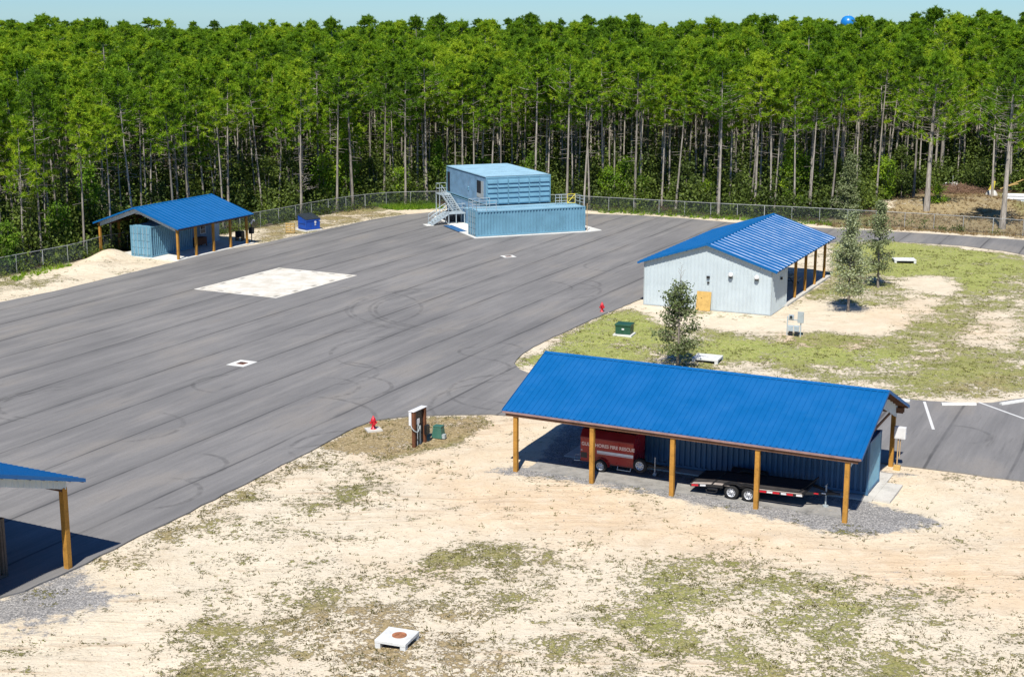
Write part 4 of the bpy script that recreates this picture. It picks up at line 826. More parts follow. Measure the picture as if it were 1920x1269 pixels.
def inlet(loc, deg, w, d, label, cover=True):
    t = thing('drain_inlet', label, 'drain inlet', (*loc, -.02), deg, 'raised concrete drain inlets')
    b = MB(); b.box(-w/2,w/2,-d/2,d/2,.17,.29); b.build('top_slab', M['conc_old'], t, bevel=.012)
    for x in (-1, 1):
        for y in (-1, 1): b = MB(); xs = sorted((x*(w/2-.01), x*(w/2-.22))); ys = sorted((y*(d/2-.01), y*(d/2-.22))); b.box(*xs, *ys, -.05, .168); b.build('leg', M['conc_old'], t)
    b = MB(); b.box(-w/2+.25,w/2-.25,-d/2+.25,d/2-.25,-.04,.10); b.build('pit', M['dark'], t)
    if cover: b = MB(); b.tube((.08,.03,.291),(.08,.03,.308),.27,28); b.build('manhole_cover', M['rust'], t)
    return t
inlet((-4.15,48.9), -20, 1.22, 1.25, 'weathered drain inlet with a rusty round cover in the near sand')
inlet((12.9,93.0), -22, 1.75, 1.5, 'drain inlet half shaded beneath the small lawn tree behind the big blue roof', False)
inlet((36.3,132.6), -4, 2.0, 1.4, 'bright white drain inlet in the far striped lawn', False)
for c, dg, wx, wy in (((-17.6,91.85), -26, 1.35, 1.55), ((-.35,135.0), 20, 1.2, 1.2)):
    pts = rect(c, dg, -wx/2, wx/2, -wy/2, wy/2); slab('drain_surround', pts, 0, .050, M['conc_white'])
    t = thing('drain_grate', 'iron grate in its white square in the '+('middle of the asphalt yard' if wx > 1.3 else 'far asphalt before the blue containers'), 'drain grate', (*c, 0), dg, 'drain grates in the asphalt')
    b = MB(); b.box(-.30,.30,-.30,.30,.051,.056); b.build('frame', M['rust'], t)
    b = MB()
    for i in range(7): b.box(-.26+i*.08,-.22+i*.08,-.26,.26,.056,.066)
    b.build('bars', M['black'], t)
def wstop(a, b_, label):
    d = Vector((b_[0]-a[0], b_[1]-a[1])); t = thing('wheel_stop', label, 'wheel stop', ((a[0]+b_[0])/2, (a[1]+b_[1])/2, .035), math.degrees(math.atan2(d.y, d.x)), 'white wheel stops in the car park')
    L = d.length; m = MB(); m.prismx([(-.13,0),(.13,0),(.09,.13),(-.09,.13)], -L/2, L/2); m.build('bar', M['conc_white'], t, bevel=.01)
    m = MB()
    for x in (-L*.36, L*.36): m.tube((x,0,.13),(x,0,.136),.03,8)
    m.build('anchor_bolt', M['galv'], t)
wstop((22.36,82.94), (23.43,82.46), 'wheel stop partly hidden by the gable of the long open shed'); wstop((25.08,81.75), (27.10,81.77), 'wheel stop between the two painted parking lines'); wstop((28.54,81.77), (30.90,82.99), 'wheel stop at the right edge beyond the second painted line')
# dumpster, pallet
t = thing('dumpster', 'blue steel dumpster with black sloping lid by the fence', 'dumpster', (-21.72,151.6,.02), 42)
slab('concrete_pad', rect((-21.72,151.6), 42, -.2, 1.95, -.25, 1.8), -.1, .05, M['conc_white'])
b = MB(); b.add([(0,0,.08),(1.75,0,.08),(1.75,1.5,.08),(0,1.5,.08),(0,-.06,1.15),(1.75,-.06,1.15),(1.75,1.5,1.55),(0,1.5,1.55)], [(0,3,2,1),(0,1,5,4),(1,2,6,5),(2,3,7,6),(3,0,4,7)]); bo = b.build('body', M['dump'], t)
b = MB(); b.add([(-.04,-.12,1.14),(1.79,-.12,1.14),(1.79,1.54,1.56),(-.04,1.54,1.56),(-.04,-.12,1.19),(1.79,-.12,1.19),(1.79,1.54,1.62),(-.04,1.54,1.62)], [(0,3,2,1),(4,5,6,7),(0,1,5,4),(1,2,6,5),(2,3,7,6),(3,0,4,7)])
for i in range(5): x = .12+i*.36; b.add([(x,-.05,1.21),(x+.08,-.05,1.21),(x+.08,1.48,1.61),(x,1.48,1.61),(x,-.05,1.24),(x+.08,-.05,1.24),(x+.08,1.48,1.65),(x,1.48,1.65)], [(4,5,6,7),(0,1,5,4),(1,2,6,5),(3,0,4,7)])
b.build('lid', M['lid'], t)
b = MB(); b.box(-.05,.0,.2,1.35,.70,.86); b.box(1.75,1.80,.2,1.35,.70,.86); b.box(-.04,0,.1,1.4,.2,.27); b.build('fork_pocket', M['dump'], t)
b = MB(); b.box(-.02,1.77,-.1,-.03,1.0,1.12); b.box(0,1.75,-.04,0,.08,.16); b.box(.8,.86,-.05,0,.16,1.0); b.build('rib', M['dump'], t)
b = MB(); m_ = [(1.02,.92),(1.26,.92),(1.22,.74),(1.06,.74)]; b.prism(m_, -.072, -.064); b.box(1.06,1.22,-.068,-.06,.62,.70); b.box(1.04,1.24,-.064,-.056,.48,.56); b.tube((1.14,-.078,.83),(1.14,-.066,.83),.13,12); b.build('emblem', M['white'], t)
b = MB(); b.box(1.58,1.7,-.085,-.075,.92,.99); b.build('sticker', M['white'], t)
t = thing('wooden_pallet', 'pale yellow slatted pallet standing upright left of the blue dumpster', 'pallet', (-23.65,150.4,0), -15)
b = MB()
for z in (.02,.30,.58,.86): b.box(0,1.0,-.09,-.065,z,z+.16)
b.build('slat', M['pallet'], t); b = MB()
for x in (0,.46,.92): b.box(x,x+.08,-.06,.05,.0,1.04)
b.build('runner', M['pallet'], t)
# ------------------------------------------------------------------ chain link fence
FPTS = [(-66,86),(-52,109.5),(-44.5,124.2),(-42.6,127.8),(-41.1,130.2),(-40.1,132.8),(-38.9,137.5),(-27.0,154.8),(-24.6,158.9),(-22.0,164.0),(-18.4,169.2),(-14.4,172.6),(-8,173.6),(5,170.2),(12.6,167.0),(22.8,162.5),(34,158.2),(44.9,153.4),(51.8,149.6),(62,143),(78,131)]
def resample(pts, step):
    out = []; cum = [0]
    for a, b in zip(pts, pts[1:]): cum.append(cum[-1]+math.dist(a, b))
    n = int(cum[-1]/step)
    for k in range(n+1):
        s = k*step; i = max(j for j in range(len(cum)) if cum[j] <= s+1e-9); i = min(i, len(pts)-2); f = (s-cum[i])/(cum[i+1]-cum[i])
        out.append((pts[i][0]+(pts[i+1][0]-pts[i][0])*f, pts[i][1]+(pts[i+1][1]-pts[i][1])*f))
    return out
def chain_fence(pts, label, H=1.62):
    t = thing('chain_link_fence', label, 'fence', (0, 0, 0), 0); ps = resample(pts, 3.05)
    for i, (x, y) in enumerate(ps):
        b = MB(); r = .045 if i % 8 == 0 else .032; b.tube((x, y, -.2), (x, y, H+.03), r, 8); b.build('post', M['galv'], t)
    b = MB()
    for a, c in zip(ps, ps[1:]): b.tube((*a, H), (*c, H), .028, 6); b.tube((*a, .05), (*c, .05), .008, 4)
    b.build('top_rail', M['galv'], t)
    st = .085; fine = resample(pts, st); n = len(fine); F = np.array(fine); k = int(1.5/st); V = []; w = .0065
    i0 = np.arange(0, n-k)
    for sgn in (1, -1):
        a = F[i0] if sgn > 0 else F[i0+k]; c = F[i0+k] if sgn > 0 else F[i0]; z0 = .06; z1 = H-.02
        o = np.zeros((len(i0), 3)); A = np.c_[a, np.full(len(i0), z0)]; C = np.c_[c, np.full(len(i0), z1)]
        d = C-A; nrm = np.c_[-d[:, 1], d[:, 0], np.zeros(len(i0))]; nrm /= np.linalg.norm(nrm, axis=1)[:, None]; up = np.cross(nrm, d); up /= np.linalg.norm(up, axis=1)[:, None]
        for q in (A, C):
            for an in (0, 2.094, 4.189): V.append(q+(up*math.cos(an)+nrm*math.sin(an))*w*.62)
    m = len(i0); V = np.stack(V, 1).reshape(-1, 3)   # per wire: 12 verts (two wires)
    base = np.arange(m)*12; Fs = []
    for g in (0, 6):
        for j in range(3): Fs.append(np.stack([base+g+j, base+g+(j+1) % 3, base+g+3+(j+1) % 3, base+g+3+j], 1))
    np_mesh('wire_mesh', V, np.concatenate(Fs), M['mesh'], t); return t
chain_fence(FPTS, 'long chain link fence running between the yard and the pine forest')
# ================================================================== vegetation
def rand_dirs(n, up=0.):
    v = nr.normal(size=(n, 3)); v[:, 2] += up; return v/np.linalg.norm(v, axis=1)[:, None]
def blades(C, D, L, W):
    """narrow triangles from C along D"""
    n = len(C); s = np.cross(D, nr.normal(size=(n, 3))); s /= np.linalg.norm(s, axis=1)[:, None]
    V = np.empty((n*3, 3)); V[0::3] = C-s*(W*.5)[:, None]; V[1::3] = C+s*(W*.5)[:, None]; V[2::3] = C+D*L[:, None]
    return V, np.arange(n*3).reshape(n, 3)
def leafquads(C, S, up=.6):
    n = len(C); nn = rand_dirs(n, up); a = np.cross(nn, nr.normal(size=(n, 3))); a /= np.linalg.norm(a, axis=1)[:, None]; b = np.cross(nn, a); S = S[:, None]
    V = np.empty((n*4, 3)); V[0::4] = C-a*S*.5; V[1::4] = C-b*S*.32; V[2::4] = C+a*S*.5; V[3::4] = C+b*S*.32
    return V, np.arange(n*4).reshape(n, 4)
def trunk_mb(h, r0, lean=(0, 0), bend=.3, segs=6, n=8, mb=None):
    b = mb or MB(); pts = []; ph = rnd.uniform(0, 6.28)
    for i in range(segs+1):
        f = i/segs; pts.append(Vector((lean[0]*f*h+bend*math.sin(f*2.4+ph)*f*.6, lean[1]*f*h+bend*math.cos(f*2.1+ph)*f*.6, f*h-.15*(i == 0))))
    for i in range(segs): b.tube(pts[i], pts[i+1], r0*(1-.80*i/segs)*(1.25 if i == 0 else 1), n, r0*(1-.80*(i+1)/segs))
    return b, pts
def on_trunk(pts, h, z):
    f = min(max(z/h, 0), .999)*(len(pts)-1); i = int(f); return pts[i].lerp(pts[i+1], f-i)
def pine(name, h, r0, cb, cr, nt, label=None, cat='tree', group=None, lean=(0,0), nb=22):
    t = thing(name, label, cat, (0,0,0), 0, group); b, pts = trunk_mb(h*.97, r0, lean)
    tips = []
    nbr = int(nt/5)
    for i in range(nbr):
        f = rnd.random()**.8; z = h*(cb+(1-cb)*f); base = on_trunk(pts, h*.97, min(z, h*.95)); a = rnd.uniform(0, 6.283)
        prof = (1-f)**.85*(.5+.5*min(1, f/.18))*1.15; L = cr*max(.10, prof)*rnd.uniform(.55, 1.12); rise = rnd.uniform(.05,.45)*L+.1*L*f
        e = base+Vector((math.cos(a)*L, math.sin(a)*L, rise)); m = base.lerp(e, .5)-Vector((0,0,.08*L)); b.path([base, m, e], .028*(1.2-f), 3)
        tips += [e, m.lerp(e,.6)+Vector((rnd.uniform(-.35,.35),rnd.uniform(-.35,.35),rnd.uniform(0,.3))), m.lerp(e,.85)+Vector((rnd.uniform(-.55,.55),rnd.uniform(-.55,.55),rnd.uniform(-.1,.35))), m+Vector((rnd.uniform(-.3,.3),rnd.uniform(-.3,.3),.1))]
    tips += [Vector((pts[-1].x, pts[-1].y, h*.985)), Vector((pts[-1].x+.15, pts[-1].y, h*.95))]
    for i in range(7):            # dead stubs below the crown
        z = h*rnd.uniform(.3, cb+.05); base = on_trunk(pts, h*.97, z); a = rnd.uniform(0, 6.28); L = rnd.uniform(.5,1.5); b.path([base, base+Vector((math.cos(a)*L, math.sin(a)*L, -.12*L))], .022, 3)
    b.build('trunk', M['bark'], t)
    C = np.array([tuple(p) for p in tips]); n = len(C); CC = np.repeat(C, nb, 0)+nr.normal(size=(n*nb, 3))*.05; D = rand_dirs(n*nb, .55)
    V, F = blades(CC, D, nr.uniform(.28,.52, n*nb), nr.uniform(.07,.12, n*nb)); tint = np.repeat(np.clip(nr.normal(.5,.30, n),0,1), nb)
    np_mesh('crown', V, F, M['needles'], t, attrs=[('tint','FACE',tint)]); return t
def broad(name, h, cr, cz0, nl, ls, m, label=None, group=None, stems=1, clump=26, r0=.07, cat='tree', flat_top=False, bare=0, sub='trunk', density=.55, cone=.5):
    t = thing(name, label, cat, (0,0,0), 0, group); b = MB(); cl = []
    for k in range(stems):
        ln = (rnd.uniform(-.12,.12), rnd.uniform(-.12,.12)) if stems > 1 else (rnd.uniform(-.03,.03), rnd.uniform(-.03,.03)); _, pts = trunk_mb(h*.95, r0, ln, .15, 6, 6, b)
        for i in range(clump//stems):
            f = rnd.random(); z = h*(cz0+(1-cz0)*f); base = on_trunk(pts, h*.95, z*.9); a = rnd.uniform(0,6.28); pr = (1-f)**cone*min(1, .5+f*2.4); L = cr*pr*rnd.uniform(.45,1.05)
            e = Vector((base.x+math.cos(a)*L, base.y+math.sin(a)*L, z)); b.path([base, base.lerp(e,.5)+Vector((0,0,.05*L)), e], r0*.26, 3); cl.append((e, .26*cr+.08)); cl.append((base.lerp(e,.55), .24*cr+.08))
        if bare:
            for i in range(9):
                z = h+bare*i/9; a = rnd.uniform(0,6.28); p = Vector((pts[-1].x, pts[-1].y, z)); L = .45*(1-i/11); b.path([p, p+Vector((math.cos(a)*L, math.sin(a)*L, L*.9))], .009, 3)
            b.tube(pts[-1], pts[-1]+Vector((.03,0,bare)), .022, 5, .006)
    b.build(sub, M['twig'] if r0 < .2 else M['bark'], t)
    k = nl//len(cl); C = np.concatenate([np.array(tuple(c))+nr.normal(size=(k,3))*np.array([r,r,r*.7])*density for c, r in cl]); n = len(C)
    C[:, 2] = np.maximum(C[:, 2], .04)
    V, F = leafquads(C, nr.uniform(.7,1.3,n)*ls); tint = np.clip(np.repeat(nr.normal(.5,.2,len(cl)), k)+nr.normal(0,.1,n),0,1)
    np_mesh('crown', V, F, m, t, attrs=[('tint','FACE',tint)]); return t
PG = 'pines standing at the forest front'
PL = 'slender pine with a bare trunk and bushy green crown in the forest behind the fence'
protos = [pine('pine_tree', 19.5, .16, .57, 2.9, 400, PL, group=PG), pine('pine_tree', 18.2, .145, .48, 2.6, 380, PL, group=PG, lean=(.02,0)), pine('pine_tree', 20.2, .18, .60, 3.3, 430, PL, group=PG), pine('pine_tree', 16.8, .13, .42, 2.5, 340, PL, group=PG, lean=(-.02,.01)), pine('pine_tree', 19.3, .15, .63, 2.8, 330, PL, group=PG, lean=(.03,.01))]
for k, p in enumerate(protos): p.location = (-4+2.5*k, 181+k, 0)
# traced front trunks: (x, y, proto, scale, twist, tilt)
KEY = [(-43.89,145.83), (-44.47,138.29), (-45.69,135.10), (-41.44,153.43), (-33.85,158.86), (-32.05,160.16), (-23.62,157.69), (-23.72,163.33), (-20.28,167.03), (-18.69,169.42), (-12.80,172.92), (-10.45,176.53), (-6.95,178.68), (-6.04,177.10), (-4.60,177.12), (-1.32,175.59), (6.44,169.69), (8.38,168.27), (9.05,166.87), (14.42,169.77), (18.30,177.89), (19.07,175.81), (19.25,169.82), (22.46,170.83), (23.50,164.26), (25.53,169.41), (27.72,164.75), (30.87,169.46), (32.15,164.35), (36.46,171.96), (38.76,170.03), (43.58,173.03), (49.61,178.77), (59.93,180.49), (69.46,199.75)]
spots = []
for i, (x, y) in enumerate(KEY): spots.append((x, max(y, fence_y(x)+.5)))
def in_view(x, y, m=1.06): return abs(x) < y*.3534*m+4
g0 = 3.9; cand = []
for j in range(0, 520):
    for i in range(-190, 190):
        x = i*g0+rnd.uniform(-1.35,1.35)+(j % 2)*1.6; y = 96+j*g0*.92+rnd.uniform(-1.3,1.3)
        if y > 300 or not in_view(x, y): continue
        if y < edge_y(x)+1.5: continue
        if any(abs(x-a) < 1.5 and abs(y-b) < 1.5 for a, b in spots[:len(KEY)]): continue
        cand.append((x, y))
cand.sort(key=lambda p: math.hypot(p[0], p[1]))
n_ind = 300-len(KEY); ind = spots+cand[:n_ind]; rest = cand[n_ind:]
tilted = 0
for k, (x, y) in enumerate(ind):
    c = protos[k] if k < 5 else copy_tree(protos[rnd.choice((0,2,4,4,2,1)) if x > 2 else rnd.randrange(5)])
    c.location = (x, y, 0); sc = rnd.uniform(.78, 1.0)*(1.0 if x > -10 else .93); w = rnd.uniform(.9,1.1)
    if k < len(KEY): sc *= 1.02
    c.scale = (sc*w, sc*w, sc); c.rotation_euler = (R_(rnd.gauss(0,1.3)), R_(rnd.gauss(0.6,1.6)), rnd.uniform(0, 6.28))
# two broad old pines in the clearing at the right
big = pine('old_pine', 18.5, .34, .40, 5.6, 900, 'thick trunked spreading pine in the clearing beyond the fence, nearer the lawn', group=None)
big.location = (*(48.05,167.27), 0); big.rotation_euler = (0, R_(2), 1.0)
c = copy_tree(big); c.location = (*(52.57,154.33), 0); c.scale = (.92,.92,1.02); c.rotation_euler = (0, R_(-1), 3.1); c['label'] = 'thick dark trunked pine close behind the fence near the right edge'
c = copy_tree(big); c.location = (*(56.71,191.97), 0); c.scale = (.8,.8,.98); c.rotation_euler = (0, R_(1), 4.4); c['label'] = 'broad pine at the back of the clearing beside the green bush'
# far wood: one instanced mass
far = []
y = 300.0
far += rest
while y < 1500:
    sp = 3.5 if y < 330 else (4.4 if y < 480 else (6.5 if y < 800 else 10.5)); hw = y*.3534*1.05+6; x = -hw
    while x < hw: far.append((x+rnd.uniform(-.45,.45)*sp, y+rnd.uniform(-.45,.45)*sp)); x += sp
    y += sp*.95
# a few rows beyond the left edge of the picture
for j in range(40):
    for i in range(8): x = -46-i*3.6+rnd.uniform(-1,1); yy = 100+j*3.6+rnd.uniform(-1,1); far.append((x-(0 if yy < 130 else (yy-130)*.42), yy)) if yy > edge_y(x)+3 and not in_view(x-(0 if yy < 130 else (yy-130)*.42), yy) else None
far = [p for p in far if p]
n = len(far); V = np.c_[np.array(far), np.zeros(n)]
me = bpy.data.meshes.new('pine_forest'); me.vertices.add(n); V[:, 2] = drop(V[:, 1]); me.vertices.foreach_set('co', V.astype(np.float32).ravel())
dist = V[:, 1]
a = me.attributes.new('variant','INT','POINT'); a.data.foreach_set('value', nr.integers(0,5,n).astype(np.int32))
a = me.attributes.new('rz','FLOAT','POINT'); a.data.foreach_set('value', nr.uniform(0,6.28,n).astype(np.float32))
mid = (dist > 190) & (dist < 470); sc = np.where(mid, nr.normal(.92,.08,n), np.minimum(nr.normal(.865,.06,n), 1.02)); sc = np.where((nr.random(n) < .02) & mid, nr.uniform(1.05,1.15,n), sc)+np.clip((V[:,0]/V[:,1]-.10)/.2,0,1)*.055-(V[:,0] < -10)*.02; sc = np.clip(sc,.70,1.22); gap = np.abs(V[:,0]/V[:,1]-.2268) < .0085; sc = np.where(gap, np.minimum(sc, (22.16-drop(dist)-dist*.0048)/20.0), sc)
a = me.attributes.new('sc','FLOAT','POINT'); a.data.foreach_set('value', sc.astype(np.float32))
wd_ = sc*np.clip(1+(dist-300)/700, 1, 2.1)*nr.uniform(.85,1.3,n)
a = me.attributes.new('wd','FLOAT','POINT'); a.data.foreach_set('value', wd_.astype(np.float32)); me.update()
fo = bpy.data.objects.new('pine_forest', me); COL.objects.link(fo); tag(fo, 'dense green pine forest filling the background to the horizon', 'forest', kind='stuff')
ng = bpy.data.node_groups.new('forest_instances','GeometryNodeTree'); ng.interface.new_socket('Geometry', in_out='INPUT', socket_type='NodeSocketGeometry'); ng.interface.new_socket('Geometry', in_out='OUTPUT', socket_type='NodeSocketGeometry')
def gn(ty, **kw):
    x = ng.nodes.new(ty)
    for k, v in kw.items(): setattr(x, k, v)
    return x
gi = gn('NodeGroupInput'); go = gn('NodeGroupOutput'); jn = gn('GeometryNodeJoinGeometry'); m2p = gn('GeometryNodeMeshToPoints'); ng.links.new(gi.outputs[0], m2p.inputs[0])
def na(name, ty): x = gn('GeometryNodeInputNamedAttribute', data_type=ty); x.inputs[0].default_value = name; return x.outputs[0]
va = na('variant','INT'); rz = na('rz','FLOAT'); s1 = na('sc','FLOAT'); s2 = na('wd','FLOAT')
cr_ = gn('ShaderNodeCombineXYZ'); ng.links.new(rz, cr_.inputs[2]); cs_ = gn('ShaderNodeCombineXYZ'); ng.links.new(s2, cs_.inputs[0]); ng.links.new(s2, cs_.inputs[1]); ng.links.new(s1, cs_.inputs[2])
for v in range(5):
    cmp_ = gn('FunctionNodeCompare', data_type='INT', operation='EQUAL'); ng.links.new(va, [i for i in cmp_.inputs if i.type == 'INT'][0]); [i for i in cmp_.inputs if i.type == 'INT'][1].default_value = v
    for ch in protos[v].children:
        oi = gn('GeometryNodeObjectInfo', transform_space='ORIGINAL'); oi.inputs[0].default_value = ch; oi.inputs[1].default_value = True
        ip = gn('GeometryNodeInstanceOnPoints'); ng.links.new(m2p.outputs[0], ip.inputs['Points']); ng.links.new(oi.outputs['Geometry'], ip.inputs['Instance']); ng.links.new(cmp_.outputs[0], ip.inputs['Selection']); ng.links.new(cr_.outputs[0], ip.inputs['Rotation']); ng.links.new(cs_.outputs[0], ip.inputs['Scale']); ng.links.new(ip.outputs[0], jn.inputs[0])
ng.links.new(jn.outputs[0], go.inputs[0]); md = fo.modifiers.new('instances','NODES'); md.node_group = ng
# ------------------------------------------------------------------ understory at the forest front
UG = 'young broadleaf trees under the pines'
ub = [broad('understory_tree', 5.6, 2.0, .12, 2600, .26, M['broad'], group=UG, stems=3, clump=36), broad('understory_tree', 7.5, 1.9, .18, 2800, .26, M['broad'], group=UG, clump=38, r0=.09), broad('understory_tree', 6.0, 1.7, .15, 1900, .25, M['dull'], group=UG, stems=2, clump=30), broad('understory_tree', 3.2, 1.6, .05, 1900, .22, M['broad'], group=UG, stems=4, clump=30)]
UL = [(170,462,1,1.1,'tall bright green leafy tree left of the pavilion behind the fence'), (110,478,0,.9,'bushy green sapling left of the pavilion at the forest edge'), (60,492,2,1.0,'dull olive sapling near the left picture edge behind the fence'), (15,508,0,.8,'low leafy sapling at the far left edge of the picture'), (255,428,2,1.05,'dull green understory tree above the pavilion gable'),
 (505,408,2,1.15,'yellowish olive understory tree between the pavilion and the dumpster'), (548,402,2,1.25,'sparse grey green understory tree behind the blue dumpster'), (612,392,0,1.2,'bright green leafy tree right of the dumpster behind the fence'), (650,384,1,.95,'fresh green young tree left of the fence corner'), (705,378,2,.9,'dim green sapling behind the fence left of the tower stairs'),
 (748,376,3,1.2,'low green bush between the dumpster and the tower'), (822,370,1,.95,'yellow green young tree directly left of the blue tower roof'), (872,368,2,.8,'olive sapling behind the left end of the blue tower'), (1000,368,0,1.0,'green leafy tree behind the right part of the tower roof'), (1140,384,0,.85,'round green bush just right of the tower gate'),
 (1175,380,0,1.0,'large round green bush right of the blue tower behind the fence'), (1205,388,3,1.1,'low green bush along the fence right of the tower'), (1285,388,2,.9,'dark olive sapling behind the middle of the right fence'), (1330,392,3,1.0,'small bush at the fence between two thick pine trunks'), (1390,396,2,.75,'brownish sapling beyond the fence left of the shed ridge'),
 (1478,396,1,1.1,'tall bright green broadleaf tree above the pale shed roof'), (1505,392,0,1.15,'wide bright green broadleaf tree right of the pale shed roof ridge'), (1560,395,2,1.0,'dim olive understory tree left of the silvery cedar'), (1655,378,0,1.0,'green leafy tree behind the fence right of the silvery cedar'), (1690,372,2,1.1,'dull green understory tree left of the clearing'),
 (1760,392,3,.85,'vivid yellow green bush in the clearing beyond the fence'), (1822,340,2,1.0,'dull brown green tree at the back of the clearing'), (300,440,2,.9,'dim sapling above the left pavilion ridge'), (455,405,2,1.0,'dim olive sapling right of the pavilion roof'), (905,368,0,.9,'green leafy sapling hidden partly by the tower roof')]
gpx = {(170,462):(-41.42,140.97),(110,478):(-42.97,135.75),(60,492):(-44.12,131.47),(15,508):(-44.77,126.90),(255,428):(-40.13,153.45),(505,408):(-27.30,161.96),(548,402):(-25.12,164.67),(612,392):(-21.82,169.39),(650,384):(-19.88,173.35),(705,378):(-16.64,176.46),(748,376):(-13.92,177.54),(822,370):(-9.23,180.81),(872,368):(-5.93,181.95),(1000,368):(2.66,182.04),(1140,384):(11.53,173.69),(1175,380):(13.93,175.76),(1205,388):(15.53,171.73),(1285,388):(20.61,171.79),(1330,392):(23.21,169.86),(1390,396):(26.69,167.99),(1478,396):(32.17,168.05),(1505,392):(34.23,169.98),(1560,395):(37.38,168.57),(1655,378):(45.44,177.14),(1690,372):(48.57,180.37),(1760,392):(50.30,170.15),(1822,340):(63.34,199.68),(300,440):(-36.48,148.84),(455,405):(-30.53,163.26),(905,368):(-3.72,181.97)}
for i, (px, py, v, s, lab) in enumerate(UL):
    c = ub[v] if not ub[v].get('used') else copy_tree(ub[v])
    if c is ub[v]: c['used'] = 1
    x, y = gpx[(px, py)]; c.location = (x, max(y, fence_y(x)+1.3), 0); c.scale = (s*rnd.uniform(.9,1.1),)*2+(s,); c.rotation_euler = (0,0,rnd.uniform(0,6.28)); c['label'] = lab
for o in list(bpy.data.objects):
    if 'used' in o: del o['used']
def bare_tree(h, r0, nb, label):
    t = thing('dead_tree', label, 'tree', (0,0,0), 0); b, pts = trunk_mb(h, r0, (.01,.01), .3)
    for i in range(nb):
        f = rnd.uniform(.25,.98); p = on_trunk(pts, h, h*f); a = rnd.uniform(0,6.28); L = (1-f*.75)*h*.27*rnd.uniform(.5,1.1); e = p+Vector((math.cos(a)*L, math.sin(a)*L, L*.35)); b.path([p, p.lerp(e,.5)+Vector((0,0,.1*L)), e], .028, 4)
        for j in range(3): q = p.lerp(e, rnd.uniform(.4,.95)); d = Vector((rnd.uniform(-1,1),rnd.uniform(-1,1),rnd.uniform(0,.8)))*L*.3; b.tube(q, q+d, .014, 3)
    b.build('trunk', paint('dead_grey_wood', (.42,.38,.33), .9, .15, 2, spec=.1), t); return t
t = bare_tree(8.5, .12, 42, 'pale grey leafless tree just behind the fence by the blue dumpster'); t.location = (*(-24.03,164.68), 0)
t = bare_tree(5.5, .09, 40, 'short bare grey tree between the tall pines above the pale shed roof'); t.location = (*(26.19,170.87), 0)
t = bare_tree(6.5, .08, 34, 'leafless grey sapling behind the fence left of the pavilion'); t.location = (*(-41.21,146.95), 0)
# undergrowth inside the wood and along the fence: nobody could count it
C = []; S = []; T_ = []
def clump_at(x, y, r, h, n, ls, tv):
    p = nr.normal(size=(n,3))*np.array([r*.5, r*.5, h*.28])+np.array([x, y, h*.42]); p[:, 2] = np.clip(p[:, 2], .03, h*1.1); C.append(p); S.append(nr.uniform(.7,1.3,n)*ls); T_.append(np.clip(nr.normal(tv,.13,n),0,1))
for k in range(3000):
    x = rnd.uniform(-75,75); d = rnd.random()**1.15*55; y = edge_y(x)+1+d
    if in_view(x, y): clump_at(x, y, rnd.uniform(.9,2.2), rnd.uniform(.8,2.5)+rnd.random()**1.6*(4+d*.14), 170, .34, rnd.random())
V, F = leafquads(np.concatenate(C), np.concatenate(S)); o = np_mesh('undergrowth', V, F, M['dull'], attrs=[('tint','FACE',np.concatenate(T_))]); tag(o, 'dark leafy undergrowth between the pine trunks', 'undergrowth', kind='stuff')
C = []; S = []; T_ = []
for (x, y) in resample(FPTS, .42):
    if x > 30 and rnd.random() < .55: continue
    if rnd.random() < .85: d = rnd.uniform(-.9,1.6); clump_at(x+rnd.uniform(-.4,.4), y+d, rnd.uniform(.4,.9), rnd.uniform(.4,1.35), 60, .17, rnd.random())
V, F = leafquads(np.concatenate(C), np.concatenate(S)); o = np_mesh('fence_weeds', V, F, M['weed'] if False else M['dull'], attrs=[('tint','FACE',np.concatenate(T_))]); tag(o, 'scrubby weeds and brush growing along the chain link fence', 'weeds', kind='stuff')
# tall dry grass
def grass_patch(name, pts, Lr, m, label, cat, wdt=.012, nb=9, up=1.6):
    P = np.array([(x, y, z) for x, y, z in pts]); n = len(P); CC = np.repeat(P, nb, 0)+nr.normal(size=(n*nb,3))*np.array([.06,.06,0]); D = rand_dirs(n*nb, up); D[:, 2] = np.abs(D[:, 2])
    V, F = blades(CC, D, nr.uniform(Lr[0],Lr[1],n*nb), np.full(n*nb, wdt)); o = np_mesh(name, V, F, m, attrs=[('tint','FACE',np.repeat(nr.random(n), nb))]); tag(o, label, cat, kind='stuff'); return o
def scatter(poly, n):
    P = np.array(poly); lo, hi = P.min(0), P.max(0); q = nr.uniform(lo, hi, (n*3, 2)); q = q[poly_sd(q, poly) > 0][:n]; return q
from mathutils import kdtree
def gz(x, y):
    i = int(np.clip(np.searchsorted(gx, x), 1, len(gx)-1)); j = int(np.clip(np.searchsorted(gy, y), 1, len(gy)-1)); i -= (x-gx[i-1] < gx[i]-x); j -= (y-gy[j-1] < gy[j]-y); return float(Zg[j*nyx+i])
pts = []
for poly, n in ((( (33,156),(46,150.5),(54,146),(66,138.5),(66,141),(54,150),(45,155),(33,159.5)), 1500), (((36,160),(46,155.5),(54,151),(68,143),(72,160),(60,188),(50,182),(43,170)), 1800)):
    for x, y in scatter(list(poly), n): pts.append((x, y, gz(x, y)))
grass_patch('dry_grass', pts, (.15,.4), M['dry'], 'tan dry grass on both sides of the right hand fence and in the clearing', 'grass', .06, 8)
pts = []
for poly, n in (([(-17.32,173.38), (-10.45,176.53), (-7.86,169.54), (-14.04,168.51)], 900), ([(-43.5,124),(-40.4,130.5),(-39.6,128.5),(-42.6,122)], 90), ([(9.86,166.88), (34.63,155.78), (35.16,158.27), (10.02,169.72)], 700)):
    for x, y in scatter(poly, n): pts.append((x, y, gz(x, y)))
